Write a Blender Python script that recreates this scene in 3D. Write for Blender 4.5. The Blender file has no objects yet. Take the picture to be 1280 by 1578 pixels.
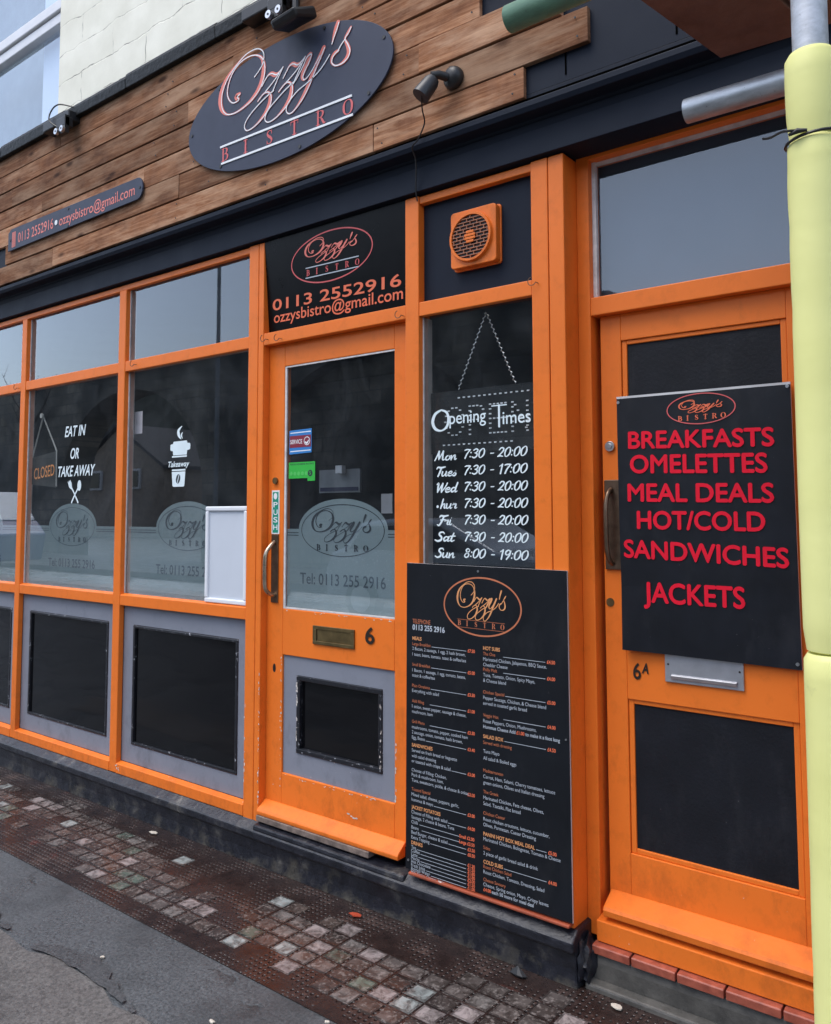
import bpy, bmesh, math, random
from mathutils import Vector, Matrix

random.seed(7)
S = bpy.context.scene
COL = S.collection
R = math.radians

# ------------------------------------------------------------------ camera, sky, sun, exposure
cd = bpy.data.cameras.new("camera")
cam = bpy.data.objects.new("camera", cd)
COL.objects.link(cam)
cd.sensor_fit = 'VERTICAL'
cd.sensor_height = 36.0
cd.lens = 1270.0 / 1578.0 * 36.0
cd.shift_x = 0.0005
cd.shift_y = -0.0542
cd.clip_start = 0.05
cd.clip_end = 900
rx = Vector((0.78798887, 0.61568584, -0.00211718))
ux = Vector((0.0443539, -0.05333614, 0.99759109))
fw = Vector((-0.61408979, 0.78618459, 0.06933635))
cam.matrix_world = Matrix(((rx.x, ux.x, -fw.x, 2.68457), (rx.y, ux.y, -fw.y, -2.37185),
                           (rx.z, ux.z, -fw.z, 1.42306), (0, 0, 0, 1)))
S.camera = cam

SUN_EL, SUN_AZ = R(64), R(205)          # high, from the street side
W = bpy.data.worlds.new("World")
S.world = W
W.use_nodes = True
wn = W.node_tree
bg = wn.nodes["Background"]
sky = wn.nodes.new("ShaderNodeTexSky")
sky.sky_type = 'NISHITA'
sky.sun_disc = False
sky.sun_elevation = SUN_EL
sky.sun_rotation = SUN_AZ
sky.air_density = 1.0
sky.dust_density = 1.6
sky.ozone_density = 1.0
hs = wn.nodes.new("ShaderNodeHueSaturation")
hs.inputs["Saturation"].default_value = 0.72
wn.links.new(sky.outputs[0], hs.inputs["Color"])
wn.links.new(hs.outputs[0], bg.inputs[0])
bg.inputs[1].default_value = 0.15

ld = bpy.data.lights.new("sun", 'SUN')
ld.energy = 0.8
ld.angle = R(40)
ld.color = (1.0, 0.97, 0.93)
sun = bpy.data.objects.new("sun", ld)
COL.objects.link(sun)
sd = Vector((math.sin(SUN_AZ) * math.cos(SUN_EL), math.cos(SUN_AZ) * math.cos(SUN_EL), math.sin(SUN_EL)))
sun.rotation_euler = sd.to_track_quat('Z', 'Y').to_euler()

S.view_settings.view_transform = 'Standard'
S.view_settings.look = 'None'
S.view_settings.exposure = 1.2
S.view_settings.gamma = 1.0
S.view_settings.use_curve_mapping = False
S.cycles.max_bounces = 8
S.cycles.transparent_max_bounces = 16
S.cycles.sample_clamp_indirect = 4


# ------------------------------------------------------------------ materials
class NT:
    def __init__(s, name):
        s.m = bpy.data.materials.new(name)
        s.m.use_nodes = True
        s.t = s.m.node_tree
        s.p = s.t.nodes["Principled BSDF"]
        s.out = s.t.nodes["Material Output"]
        s.co = s.t.nodes.new("ShaderNodeTexCoord").outputs["Object"]

    def n(s, typ, **kw):
        nd = s.t.nodes.new(typ)
        for k, v in kw.items():
            if k in nd.inputs:
                nd.inputs[k].default_value = v
            else:
                setattr(nd, k, v)
        return nd

    def l(s, a, b):
        s.t.links.new(a, b)

    def mapped(s, scale=(1, 1, 1), loc=(0, 0, 0)):
        m = s.n("ShaderNodeMapping")
        m.inputs["Scale"].default_value = scale
        m.inputs["Location"].default_value = loc
        s.l(s.co, m.inputs[0])
        return m.outputs[0]

    def noise(s, scale, detail=4, rough=0.55, vec=None, dist=0.0):
        nd = s.n("ShaderNodeTexNoise")
        nd.inputs["Scale"].default_value = scale
        nd.inputs["Detail"].default_value = detail
        nd.inputs["Roughness"].default_value = rough
        nd.inputs["Distortion"].default_value = dist
        s.l(vec or s.co, nd.inputs["Vector"])
        return nd.outputs["Fac"]

    def ramp(s, fac, stops):
        nd = s.n("ShaderNodeValToRGB")
        el = nd.color_ramp.elements
        while len(el) < len(stops):
            el.new(0.5)
        for e, (p, c) in zip(el, stops):
            e.position = p
            e.color = (c, c, c, 1) if not hasattr(c, '__len__') else (*c[:3], 1)
        s.l(fac, nd.inputs[0])
        return nd.outputs[0]

    def mix(s, fac, a, b, mode='MIX'):
        nd = s.n("ShaderNodeMix", data_type='RGBA', blend_type=mode)
        for sock, v in ((nd.inputs[0], fac), (nd.inputs[6], a), (nd.inputs[7], b)):
            if isinstance(v, (int, float)):
                sock.default_value = v
            elif isinstance(v, tuple):
                sock.default_value = (*v[:3], 1)
            else:
                s.l(v, sock)
        return nd.outputs[2]

    def math(s, op, a, b=None):
        nd = s.n("ShaderNodeMath", operation=op)
        for i, v in enumerate((a, b)):
            if v is None:
                continue
            if isinstance(v, (int, float)):
                nd.inputs[i].default_value = v
            else:
                s.l(v, nd.inputs[i])
        return nd.outputs[0]

    def bump(s, h, strength=0.3, dist=0.01, normal=None):
        nd = s.n("ShaderNodeBump")
        nd.inputs["Strength"].default_value = strength
        nd.inputs["Distance"].default_value = dist
        s.l(h, nd.inputs["Height"])
        if normal is not None:
            s.l(normal, nd.inputs["Normal"])
        return nd.outputs[0]

    def base(s, c):
        if isinstance(c, tuple):
            s.p.inputs["Base Color"].default_value = (*c[:3], 1)
        else:
            s.l(c, s.p.inputs["Base Color"])

    def rough(s, r):
        if isinstance(r, (int, float)):
            s.p.inputs["Roughness"].default_value = r
        else:
            s.l(r, s.p.inputs["Roughness"])

    def normal(s, n):
        s.l(n, s.p.inputs["Normal"])


def plain(name, col, rough=0.5, var=0.15, scale=9, metal=0.0, bump=0.0, bscale=60, spec=0.5, specks=0.0):
    k = NT(name)
    f = k.noise(scale, 5)
    c0 = tuple(x * (1 - var) for x in col)
    c1 = tuple(min(1, x * (1 + var)) for x in col)
    cb_ = k.mix(k.ramp(f, [(0.3, 0.0), (0.7, 1.0)]), c0, c1)
    if specks:
        st_ = k.ramp(k.noise(7, 7, 0.75, k.mapped((1, 1, 0.45))), [(0.52, 0.0), (0.74, 1.0)])
        cb_ = k.mix(k.math('MULTIPLY', st_, specks), cb_, (0.16, 0.16, 0.165))
        sp_ = k.ramp(k.noise(70, 3, 0.7), [(0.73, 0.0), (0.77, 1.0)])
        cb_ = k.mix(k.math('MULTIPLY', sp_, min(1, specks * 4)), cb_, (0.28, 0.28, 0.27))
    k.base(cb_)
    r = k.noise(scale * 3, 3)
    k.rough(k.math('ADD', k.math('MULTIPLY', r, 0.2), rough - 0.1))
    k.p.inputs["Metallic"].default_value = metal
    k.p.inputs["Specular IOR Level"].default_value = spec
    if bump:
        k.normal(k.bump(k.noise(bscale, 4), bump, 0.004))
    return k.m


def paint(name, col, chip=(0.62, 0.58, 0.53), chips=0.5, rough=0.38, dirt=0.5, brush=0.12, spec=0.4):
    """brush painted joinery: faint brush marks, grime and chipped spots towards the ground"""
    k = NT(name)
    big = k.noise(2.3, 5)
    c = k.mix(k.ramp(big, [(0.3, 0.0), (0.7, 1.0)]), tuple(x * 0.93 for x in col), tuple(x * 1.04 for x in col))
    gr = k.noise(16, 6, 0.65)
    c = k.mix(k.math('MULTIPLY', k.ramp(gr, [(0.52, 0.0), (0.78, 1.0)]), dirt), c, tuple(x * 0.55 for x in col))
    sep = k.n("ShaderNodeSeparateXYZ")
    k.l(k.co, sep.inputs[0])
    low = k.n("ShaderNodeMapRange")
    low.inputs[1].default_value = 1.1
    low.inputs[2].default_value = 0.15
    k.l(sep.outputs[2], low.inputs[0])
    gl_ = k.math('ADD', k.noise(9, 7, 0.72, k.mapped((1, 1, 0.6))), k.math('MULTIPLY', low.outputs[0], 0.13))
    c = k.mix(k.math('MULTIPLY', k.ramp(gl_, [(0.62, 0.0), (0.82, 1.0)]), 0.45), c, tuple(x * 0.32 + 0.006 for x in col))
    cn = k.noise(34, 6, 0.7)
    thr = k.math('ADD', cn, k.math('MULTIPLY', low.outputs[0], 0.10 * chips))
    cm = k.ramp(thr, [(0.728, 0.0), (0.742, 1.0)])
    c = k.mix(cm, c, chip)
    dk = k.noise(27, 6, 0.7, k.mapped((1, 1, 1), (5, 3, 1)))
    thr2 = k.math('ADD', dk, k.math('MULTIPLY', low.outputs[0], 0.07 * chips))
    c = k.mix(k.ramp(thr2, [(0.74, 0.0), (0.77, 1.0)]), c, (0.06, 0.035, 0.02))
    k.base(c)
    k.rough(k.math('ADD', k.math('MULTIPLY', k.noise(7, 4), 0.25), rough - 0.1))
    b1 = k.noise(40, 3, 0.5, k.mapped((1, 1, 0.12)))
    n1 = k.bump(b1, brush, 0.004)
    k.normal(k.bump(cm, 0.25, -0.0015, n1))
    k.p.inputs["Specular IOR Level"].default_value = spec
    return k.m


ORANGE = paint("orange_gloss_paint", (0.81, 0.183, 0.022), chips=0.35, dirt=0.38, brush=0.2, spec=0.3)
GREYP = paint("grey_panel_paint", (0.215, 0.23, 0.272), chips=0.6, dirt=0.3, rough=0.45)
NAVY = paint("dark_blue_black_paint", (0.0125, 0.017, 0.028), chip=(0.2, 0.2, 0.2), chips=0.2, rough=0.5, dirt=0.2, spec=0.12)
BLACKBOARD = plain("matt_black_panel", (0.0075, 0.009, 0.013), 0.6, 0.3, 6, bump=0.2, bscale=120, spec=0.25, specks=0.08)
SIGNBLACK = plain("black_sign_face", (0.0055, 0.007, 0.010), 0.5, 0.25, 5, bump=0.03, bscale=30, spec=0.25, specks=0.05)
SIGNGLOSS = plain("glossy_black_sign", (0.0025, 0.0025, 0.003), 0.3, 0.3, 5, spec=0.15)
SIGNGREY = plain("slate_grey_sign", (0.041, 0.048, 0.076), 0.5, 0.08, 5, spec=0.25)
WHITEEDGE = plain("white_board_edge", (0.55, 0.55, 0.56), 0.6)
PINK = plain("salmon_lettering", (0.74, 0.19, 0.145), 0.5, 0.06)
PINKRED = plain("red_lettering", (0.62, 0.105, 0.105), 0.5, 0.06)
CORAL = plain("coral_lettering", (0.78, 0.16, 0.07), 0.5, 0.06)
CRIMSON = plain("crimson_lettering", (0.72, 0.014, 0.036), 0.5, 0.06, spec=0.12)
GOLD = plain("amber_lettering", (0.68, 0.30, 0.12), 0.5, 0.08)
PEACH = plain("dull_amber_lettering", (0.50, 0.155, 0.07), 0.55, 0.08)
WHITEL = plain("white_lettering", (0.80, 0.82, 0.83), 0.5, 0.03)
MENUW = plain("pale_menu_lettering", (0.43, 0.47, 0.52), 0.5, 0.05)
VINYLW = plain("white_window_vinyl", (0.70, 0.80, 0.83), 0.5, 0.04)
DARKL = plain("dark_lettering", (0.018, 0.028, 0.038), 0.6, 0.1)  # film decals: dark of the room behind clear cut-outs put into the colour
DARKL2 = plain("faint_dark_lettering", (0.05, 0.072, 0.09), 0.6, 0.1)  # fainter decal tone, room darkness again put into the colour
BLACKM = plain("black_plastic", (0.012, 0.012, 0.013), 0.45, 0.2, 20)
IRONB = plain("black_number", (0.02, 0.013, 0.008), 0.4)
STEEL = plain("steel", (0.55, 0.55, 0.56), 0.32, 0.1, 20, metal=1.0)
BRONZE = plain("worn_bronze", (0.16, 0.11, 0.075), 0.4, 0.35, 25, metal=0.9)
BRASSW = plain("worn_brass_rod", (0.42, 0.34, 0.25), 0.3, 0.3, 25, metal=0.95)
BRASS = plain("dull_brass", (0.20, 0.145, 0.065), 0.42, 0.3, 22, metal=0.85)
WHITEPL = plain("white_plastic", (0.74, 0.76, 0.79), 0.35, 0.03)
PAPERG = plain("blank_poster_sheet", (0.56, 0.60, 0.66), 0.45, 0.05, 3)
PAPER = plain("paper_notice", (0.85, 0.76, 0.77), 0.7, 0.05)
INTFRAME = plain("bare_timber_frame", (0.52, 0.46, 0.41), 0.7, 0.2, 12)
PUTTY = plain("white_putty_line", (0.62, 0.60, 0.58), 0.6, 0.2, 30)
CHAIN = plain("chain_metal", (0.60, 0.60, 0.58), 0.35, 0.1, 20, metal=0.8)
ROPE = plain("pale_cord", (0.45, 0.44, 0.40), 0.8)
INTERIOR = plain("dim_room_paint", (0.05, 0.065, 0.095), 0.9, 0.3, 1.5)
UPVC = plain("white_upvc", (0.72, 0.72, 0.74), 0.35, 0.04)
BLIND = plain("pale_blind", (0.62, 0.70, 0.82), 0.8, 0.03, 2)
GREENT = plain("green_sticker", (0.03, 0.42, 0.05), 0.45, 0.05)
TEALS = plain("teal_push_label", (0.01, 0.27, 0.18), 0.45, 0.1)
BLUES = plain("blue_sticker", (0.03, 0.20, 0.52), 0.45, 0.05)
MAROON = plain("maroon_sticker", (0.22, 0.02, 0.04), 0.45, 0.05)
ORVIN = plain("orange_closed_lettering", (0.90, 0.36, 0.12), 0.5, 0.05)


def timber():
    k = NT("rough_sawn_cladding")
    at = k.n("ShaderNodeAttribute", attribute_name="tone")
    off = k.n("ShaderNodeVectorMath", operation='SCALE')
    k.l(at.outputs["Color"], off.inputs[0])
    off.inputs[3].default_value = 13.0
    add = k.n("ShaderNodeVectorMath", operation='ADD')
    k.l(k.co, add.inputs[0])
    k.l(off.outputs[0], add.inputs[1])
    v = add.outputs[0]

    def mp(sc):
        m = k.n("ShaderNodeMapping")
        m.inputs["Scale"].default_value = sc
        k.l(v, m.inputs[0])
        return m.outputs[0]
    grain = k.noise(1.0, 8, 0.72, mp((3.6, 30, 85)), 0.5)
    blot = k.noise(1.0, 6, 0.6, mp((4.2, 3, 13)))
    wea = k.noise(1.0, 6, 0.65, mp((2.3, 3, 11.0)))
    saw = k.noise(1.0, 5, 0.7, mp((26, 3, 5)))
    c = k.ramp(grain, [(0.25, (0.115, 0.043, 0.019)), (0.48, (0.26, 0.112, 0.053)), (0.72, (0.50, 0.265, 0.145))])
    c = k.mix(k.math('MULTIPLY', k.ramp(blot, [(0.45, 0.0), (0.66, 1.0)]), 0.6), c, (0.085, 0.032, 0.018))
    c = k.mix(k.math('MULTIPLY', k.ramp(wea, [(0.47, 0.0), (0.66, 1.0)]), 0.7), c, (0.54, 0.345, 0.22))
    c = k.mix(k.math('MULTIPLY', k.ramp(saw, [(0.42, 0.0), (0.75, 1.0)]), 0.25), c, (0.33, 0.19, 0.125))
    vo = k.n("ShaderNodeTexVoronoi")
    vo.inputs["Scale"].default_value = 1.0
    k.l(mp((3.4, 8, 9.5)), vo.inputs["Vector"])
    kn = k.ramp(vo.outputs["Distance"], [(0.07, 1.0), (0.17, 0.0)])
    c = k.mix(k.math('MULTIPLY', kn, 0.85), c, (0.055, 0.022, 0.013))
    sep = k.n("ShaderNodeSeparateColor")
    k.l(at.outputs["Color"], sep.inputs[0])
    tone = k.n("ShaderNodeMapRange")
    tone.inputs[3].default_value = 0.6
    tone.inputs[4].default_value = 1.22
    k.l(sep.outputs[1], tone.inputs[0])
    cc = k.n("ShaderNodeVectorMath", operation='SCALE')
    k.l(c, cc.inputs[0])
    k.l(tone.outputs[0], cc.inputs[3])
    k.base(cc.outputs[0])
    k.rough(0.85)
    k.p.inputs["Specular IOR Level"].default_value = 0.15
    k.normal(k.bump(grain, 0.45, 0.003))
    return k.m


TIMBER = timber()


def stone_paint():
    k = NT("cream_painted_stone")
    sep = k.n("ShaderNodeSeparateXYZ")
    k.l(k.co, sep.inputs[0])
    cb = k.n("ShaderNodeCombineXYZ")
    k.l(sep.outputs[0], cb.inputs[0])
    k.l(sep.outputs[2], cb.inputs[1])
    nz = k.n("ShaderNodeTexNoise")
    nz.inputs["Scale"].default_value = 7.0
    k.l(cb.outputs[0], nz.inputs["Vector"])
    warp = k.n("ShaderNodeVectorMath", operation='MULTIPLY_ADD')
    k.l(nz.outputs["Color"], warp.inputs[0])
    warp.inputs[1].default_value = (0.05, 0.06, 0)
    k.l(cb.outputs[0], warp.inputs[2])
    br = k.n("ShaderNodeTexBrick")
    br.inputs["Scale"].default_value = 1.0
    br.inputs["Brick Width"].default_value = 0.62
    br.inputs["Row Height"].default_value = 0.172
    br.inputs["Mortar Size"].default_value = 0.004
    br.inputs["Mortar Smooth"].default_value = 0.6
    k.l(warp.outputs[0], br.inputs["Vector"])
    n = k.noise(5, 6)
    c = k.mix(k.ramp(n, [(0.35, 0.0), (0.7, 1.0)]), (0.76, 0.74, 0.62), (0.87, 0.85, 0.73))
    brk = k.math('MULTIPLY', br.outputs["Fac"], k.ramp(k.noise(9, 5), [(0.46, 0.05), (0.60, 1.0)]))
    c = k.mix(brk, c, (0.25, 0.235, 0.20))
    k.base(c)
    k.rough(0.75)
    h = k.math('SUBTRACT', k.math('MULTIPLY', k.noise(14, 6), 0.5), br.outputs["Fac"])
    k.normal(k.bump(h, 0.35, 0.006))
    return k.m


CREAM = stone_paint()


def plinth_mat():
    k = NT("worn_black_plinth")
    n = k.noise(11, 8, 0.68)
    c = k.ramp(n, [(0.36, (0.005, 0.006, 0.010)), (0.54, (0.016, 0.017, 0.024)), (0.64, (0.050, 0.048, 0.048)), (0.75, (0.16, 0.15, 0.13))])
    sep = k.n("ShaderNodeSeparateXYZ")
    k.l(k.co, sep.inputs[0])
    low = k.n("ShaderNodeMapRange")
    low.inputs[1].default_value = 0.085
    low.inputs[2].default_value = -0.02
    k.l(sep.outputs[2], low.inputs[0])
    m2 = k.ramp(k.math('ADD', k.noise(7, 6, 0.7), k.math('MULTIPLY', low.outputs[0], 0.16)), [(0.62, 0.0), (0.80, 0.75)])
    c = k.mix(m2, c, (0.105, 0.094, 0.072))
    k.base(c)
    k.rough(k.math('ADD', k.math('MULTIPLY', k.noise(20, 3), 0.4), 0.15))
    k.normal(k.bump(n, 0.7, 0.012))
    return k.m


PLINTH = plinth_mat()


def asphalt(name, c0, c1, wet=0.16, crack=True):
    k = NT(name)
    fine = k.noise(95, 5, 0.8)
    big = k.noise(1.6, 6, 0.62)
    mid = k.noise(14, 5, 0.6)
    c = k.mix(k.ramp(fine, [(0.36, 0.0), (0.66, 1.0)]), tuple(x * .75 for x in c0), tuple(x * 1.15 for x in c1))
    c = k.mix(k.math('MULTIPLY', k.ramp(big, [(0.47, 0.0), (0.66, 1.0)]), 0.75), c, tuple(x * 0.42 for x in c0))
    sp = k.ramp(k.noise(210, 2, 0.6), [(0.74, 0.0), (0.80, 1.0)])
    c = k.mix(k.math('MULTIPLY', sp, 0.5), c, (0.30, 0.29, 0.28))
    h = fine
    if crack:
        vo = k.n("ShaderNodeTexVoronoi", feature='DISTANCE_TO_EDGE')
        vo.inputs["Scale"].default_value = 1.15
        nz = k.n("ShaderNodeTexNoise")
        nz.inputs["Scale"].default_value = 5
        nz.inputs["Detail"].default_value = 6
        k.l(k.co, nz.inputs["Vector"])
        w = k.n("ShaderNodeVectorMath", operation='MULTIPLY_ADD')
        k.l(nz.outputs["Color"], w.inputs[0])
        w.inputs[1].default_value = (0.45, 0.45, 0)
        k.l(k.co, w.inputs[2])
        k.l(w.outputs[0], vo.inputs["Vector"])
        cr = k.math('MULTIPLY', k.ramp(vo.outputs["Distance"], [(0.004, 1.0), (0.014, 0.0)]),
                    k.ramp(k.noise(2.2, 3), [(0.5, 0.0), (0.6, 1.0)]))
        c = k.mix(k.math('MULTIPLY', cr, 0.85), c, (0.008, 0.008, 0.008))
        h = k.math('SUBTRACT', fine, k.math('MULTIPLY', cr, 2.0))
    k.base(c)
    k.rough(k.math('ADD', k.math('MULTIPLY', k.ramp(k.noise(3, 5), [(0.35, 0.0), (0.65, 1.0)]), 0.35), wet))
    k.normal(k.bump(k.math('ADD', h, mid), 0.55, 0.004))
    return k.m


FOOTWAY = asphalt("wet_blue_grey_asphalt", (0.044, 0.050, 0.055), (0.115, 0.124, 0.129))
PATCH = asphalt("paler_asphalt", (0.062, 0.058, 0.055), (0.155, 0.145, 0.136), 0.3, False)
ROADM = asphalt("road_asphalt", (0.035, 0.036, 0.038), (0.07, 0.07, 0.072))


def tile_mat():
    k = NT("wet_pavement_tile")
    at = k.n("ShaderNodeAttribute", attribute_name="tone")
    off = k.n("ShaderNodeVectorMath", operation='MULTIPLY_ADD')
    k.l(at.outputs["Color"], off.inputs[0])
    off.inputs[1].default_value = (40, 23, 31)
    k.l(k.co, off.inputs[2])
    n = k.noise(22, 6, 0.65, off.outputs[0], 0.8)
    n2 = k.noise(60, 4, 0.6, off.outputs[0])
    c = k.mix(k.math('MULTIPLY', k.ramp(n, [(0.40, 1.0), (0.58, 0.0)]), 0.8), at.outputs["Color"], (0.028, 0.021, 0.018))
    c = k.mix(k.math('MULTIPLY', k.ramp(n2, [(0.52, 0.0), (0.66, 1.0)]), 0.5), c, (0.30, 0.265, 0.245))
    k.base(c)
    k.rough(k.math('ADD', k.math('MULTIPLY', n2, 0.30), 0.0))
    k.normal(k.bump(n, 0.35, 0.005))
    return k.m


def iron_mat():
    k = NT("wet_cast_iron")
    n = k.noise(9, 6, 0.65)
    c = k.ramp(n, [(0.3, (0.010, 0.006, 0.0055)), (0.56, (0.032, 0.019, 0.016)), (0.72, (0.085, 0.055, 0.046))])
    sep = k.n("ShaderNodeSeparateXYZ")
    k.l(k.co, sep.inputs[0])

    def fr(o):
        return k.math('SUBTRACT', k.math('FRACT', k.math('MULTIPLY', o, 1 / 0.0213)), 0.5)
    a, b = fr(sep.outputs[0]), fr(sep.outputs[1])
    d = k.math('SQRT', k.math('ADD', k.math('MULTIPLY', a, a), k.math('MULTIPLY', b, b)))
    dot = k.ramp(d, [(0.14, 1.0), (0.30, 0.0)])
    has = k.ramp(k.noise(9, 3), [(0.46, 0.0), (0.54, 1.0)])
    dot = k.math('MULTIPLY', dot, has)
    rust = k.ramp(k.noise(5.5, 5, 0.6, k.mapped((1, 1, 1), (7, 2, 0))), [(0.64, 0.0), (0.76, 1.0)])
    c = k.mix(k.math('MULTIPLY', rust, 0.7), c, (0.13, 0.028, 0.018))
    c = k.mix(k.math('MULTIPLY', dot, 0.8), c, (0.006, 0.005, 0.005))
    k.base(c)
    k.rough(k.math('ADD', k.math('MULTIPLY', k.noise(30, 3), 0.45), 0.02))
    nb = k.bump(n, 0.5, 0.006)
    k.normal(k.bump(dot, 0.8, -0.005, nb))
    return k.m


TILE, IRON = tile_mat(), iron_mat()


def glass_mat(name, refl=2.3, tint=(0.93, 0.96, 0.97), wav=0.012):
    k = NT(name)
    fr = k.n("ShaderNodeFresnel")
    geo = k.n("ShaderNodeNewGeometry")
    ior = k.n("ShaderNodeMapRange")            # same reflectance from both faces of the thin pane
    ior.inputs[3].default_value = 1.5
    ior.inputs[4].default_value = 1 / 1.5
    k.l(geo.outputs["Backfacing"], ior.inputs[0])
    k.l(ior.outputs[0], fr.inputs["IOR"])
    fac = k.math('MINIMUM', k.math('MULTIPLY', fr.outputs[0], refl), 1.0)
    tr = k.n("ShaderNodeBsdfTransparent")
    tr.inputs[0].default_value = (*tint, 1)
    gl = k.n("ShaderNodeBsdfGlossy")
    gl.inputs["Color"].default_value = (0.88, 0.94, 1, 1)
    gl.inputs["Roughness"].default_value = 0.012
    nb = k.bump(k.noise(1.1, 0), wav, 0.02)
    k.l(nb, gl.inputs["Normal"])
    mx = k.n("ShaderNodeMixShader")
    k.l(fac, mx.inputs[0])
    k.l(tr.outputs[0], mx.inputs[1])
    k.l(gl.outputs[0], mx.inputs[2])
    du = k.n("ShaderNodeBsdfDiffuse")          # thin film of dust and smears on the pane
    du.inputs[0].default_value = (0.42, 0.46, 0.50, 1)
    sm = k.ramp(k.noise(3.2, 6, 0.65, k.mapped((1, 1, 0.7)), 1.2), [(0.42, 0.0), (0.72, 1.0)])
    dm = k.n("ShaderNodeMixShader")
    k.l(k.math('ADD', k.math('MULTIPLY', sm, 0.042), 0.008), dm.inputs[0])
    k.l(mx.outputs[0], dm.inputs[1])
    k.l(du.outputs[0], dm.inputs[2])
    k.l(dm.outputs[0], k.out.inputs[0])
    return k.m


GLASS = glass_mat("window_glass")


def film_mat():
    k = NT("frosted_film")
    c = k.mix(k.ramp(k.noise(3, 4), [(0.3, 0.0), (0.7, 1.0)]), (0.275, 0.36, 0.373), (0.325, 0.41, 0.42))
    k.base(c)
    k.rough(0.55)
    tr = k.n("ShaderNodeBsdfTransparent")
    mx = k.n("ShaderNodeMixShader")
    mx.inputs[0].default_value = 0.62
    k.l(tr.outputs[0], mx.inputs[1])
    k.l(k.p.outputs[0], mx.inputs[2])
    k.l(mx.outputs[0], k.out.inputs[0])
    return k.m


FILM = film_mat()


def wavy_black():
    k = NT("glossy_black_sheet")
    k.base((0.004, 0.004, 0.005))
    k.rough(0.07)
    k.normal(k.bump(k.noise(3.0, 2, 0.4, k.mapped((0.6, 1, 1.6))), 0.25, 0.02))
    k.p.inputs["Specular IOR Level"].default_value = 0.28
    return k.m


BLKGLASS = wavy_black()


def bead_mat():
    k = NT("chipped_black_beading")
    n = k.noise(48, 6, 0.75)
    k.base(k.mix(k.ramp(n, [(0.60, 0.0), (0.65, 1.0)]), (0.010, 0.011, 0.015), (0.42, 0.43, 0.46)))
    k.rough(0.35)
    k.normal(k.bump(n, 0.3, 0.003))
    return k.m


BEAD = bead_mat()


def galv(name, col, rust=0.0, metal=0.85, rough=0.4):
    k = NT(name)
    n = k.noise(35, 6, 0.7, k.mapped((0.4, 1, 1)))
    c = k.mix(k.ramp(n, [(0.35, 0.0), (0.7, 1.0)]), tuple(x * 0.6 for x in col), col)
    sp = k.ramp(k.noise(90, 4, 0.7), [(0.62, 0.0), (0.7, 1.0)])
    c = k.mix(k.math('MULTIPLY', sp, 0.6), c, (0.05, 0.05, 0.05))
    k.base(c)
    k.p.inputs["Metallic"].default_value = metal
    k.rough(k.math('ADD', k.math('MULTIPLY', n, 0.3), rough - 0.12))
    k.normal(k.bump(n, 0.15, 0.003))
    return k.m


GALV = galv("galvanised_tube", (0.62, 0.64, 0.66))
POLEM = galv("pale_scaffold_tube", (0.60, 0.63, 0.68), metal=0.35, rough=0.5)
GREENP = galv("green_painted_tube", (0.13, 0.26, 0.16), metal=0.15, rough=0.45)


def foam_mat():
    k = NT("yellow_foam_sleeve")
    n = k.noise(2.6, 5)
    c = k.mix(k.ramp(n, [(0.3, 0.0), (0.7, 1.0)]), (0.70, 0.69, 0.235), (0.80, 0.79, 0.33))
    sm = k.ramp(k.noise(13, 6, 0.7), [(0.66, 0.0), (0.78, 1.0)])
    c = k.mix(k.math('MULTIPLY', sm, 0.4), c, (0.30, 0.29, 0.16))
    k.base(c)
    k.rough(0.62)
    k.p.inputs["Subsurface Weight"].default_value = 0.0
    k.normal(k.bump(k.noise(6, 4, 0.5, k.mapped((1, 1, 1.8))), 0.12, 0.02))
    return k.m


FOAM = foam_mat()


def brick_red():
    k = NT("red_quarry_tile")
    n = k.noise(30, 6, 0.65)
    k.base(k.ramp(n, [(0.3, (0.22, 0.05, 0.03)), (0.7, (0.42, 0.11, 0.065))]))
    k.rough(0.4)
    k.normal(k.bump(n, 0.3, 0.004))
    return k.m


REDTILE = brick_red()


def concrete(name, c0, c1):
    k = NT(name)
    n = k.noise(8, 8, 0.68)
    k.base(k.ramp(n, [(0.3, c0), (0.7, c1)]))
    k.rough(k.math('ADD', k.math('MULTIPLY', k.noise(14, 3), 0.5), 0.25))
    k.normal(k.bump(n, 0.6, 0.01))
    return k.m


CONC = concrete("dirty_concrete", (0.028, 0.027, 0.025), (0.125, 0.118, 0.105))
BOARDM = concrete("stained_scaffold_board", (0.085, 0.034, 0.022), (0.17, 0.085, 0.06))


def stone_far():
    k = NT("sooty_viaduct_stone")
    sep = k.n("ShaderNodeSeparateXYZ")
    k.l(k.co, sep.inputs[0])
    cb = k.n("ShaderNodeCombineXYZ")
    k.l(sep.outputs[0], cb.inputs[0])
    k.l(sep.outputs[2], cb.inputs[1])
    br = k.n("ShaderNodeTexBrick")
    br.inputs["Scale"].default_value = 1.0
    br.inputs["Brick Width"].default_value = 0.9
    br.inputs["Row Height"].default_value = 0.4
    br.inputs["Mortar Size"].default_value = 0.02
    br.inputs["Color1"].default_value = (0.22, 0.20, 0.165, 1)
    br.inputs["Color2"].default_value = (0.40, 0.355, 0.29, 1)
    br.inputs["Mortar"].default_value = (0.16, 0.145, 0.12, 1)
    k.l(cb.outputs[0], br.inputs["Vector"])
    c = k.mix(k.ramp(k.noise(0.5, 6), [(0.38, 0.0), (0.62, 0.9)]), br.outputs["Color"], (0.05, 0.052, 0.048))
    c = k.mix(k.ramp(k.noise(2.6, 6, 0.7), [(0.4, 0.0), (0.7, 0.7)]), c, (0.09, 0.085, 0.075))
    k.base(c)
    k.rough(0.9)
    return k.m


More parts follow.
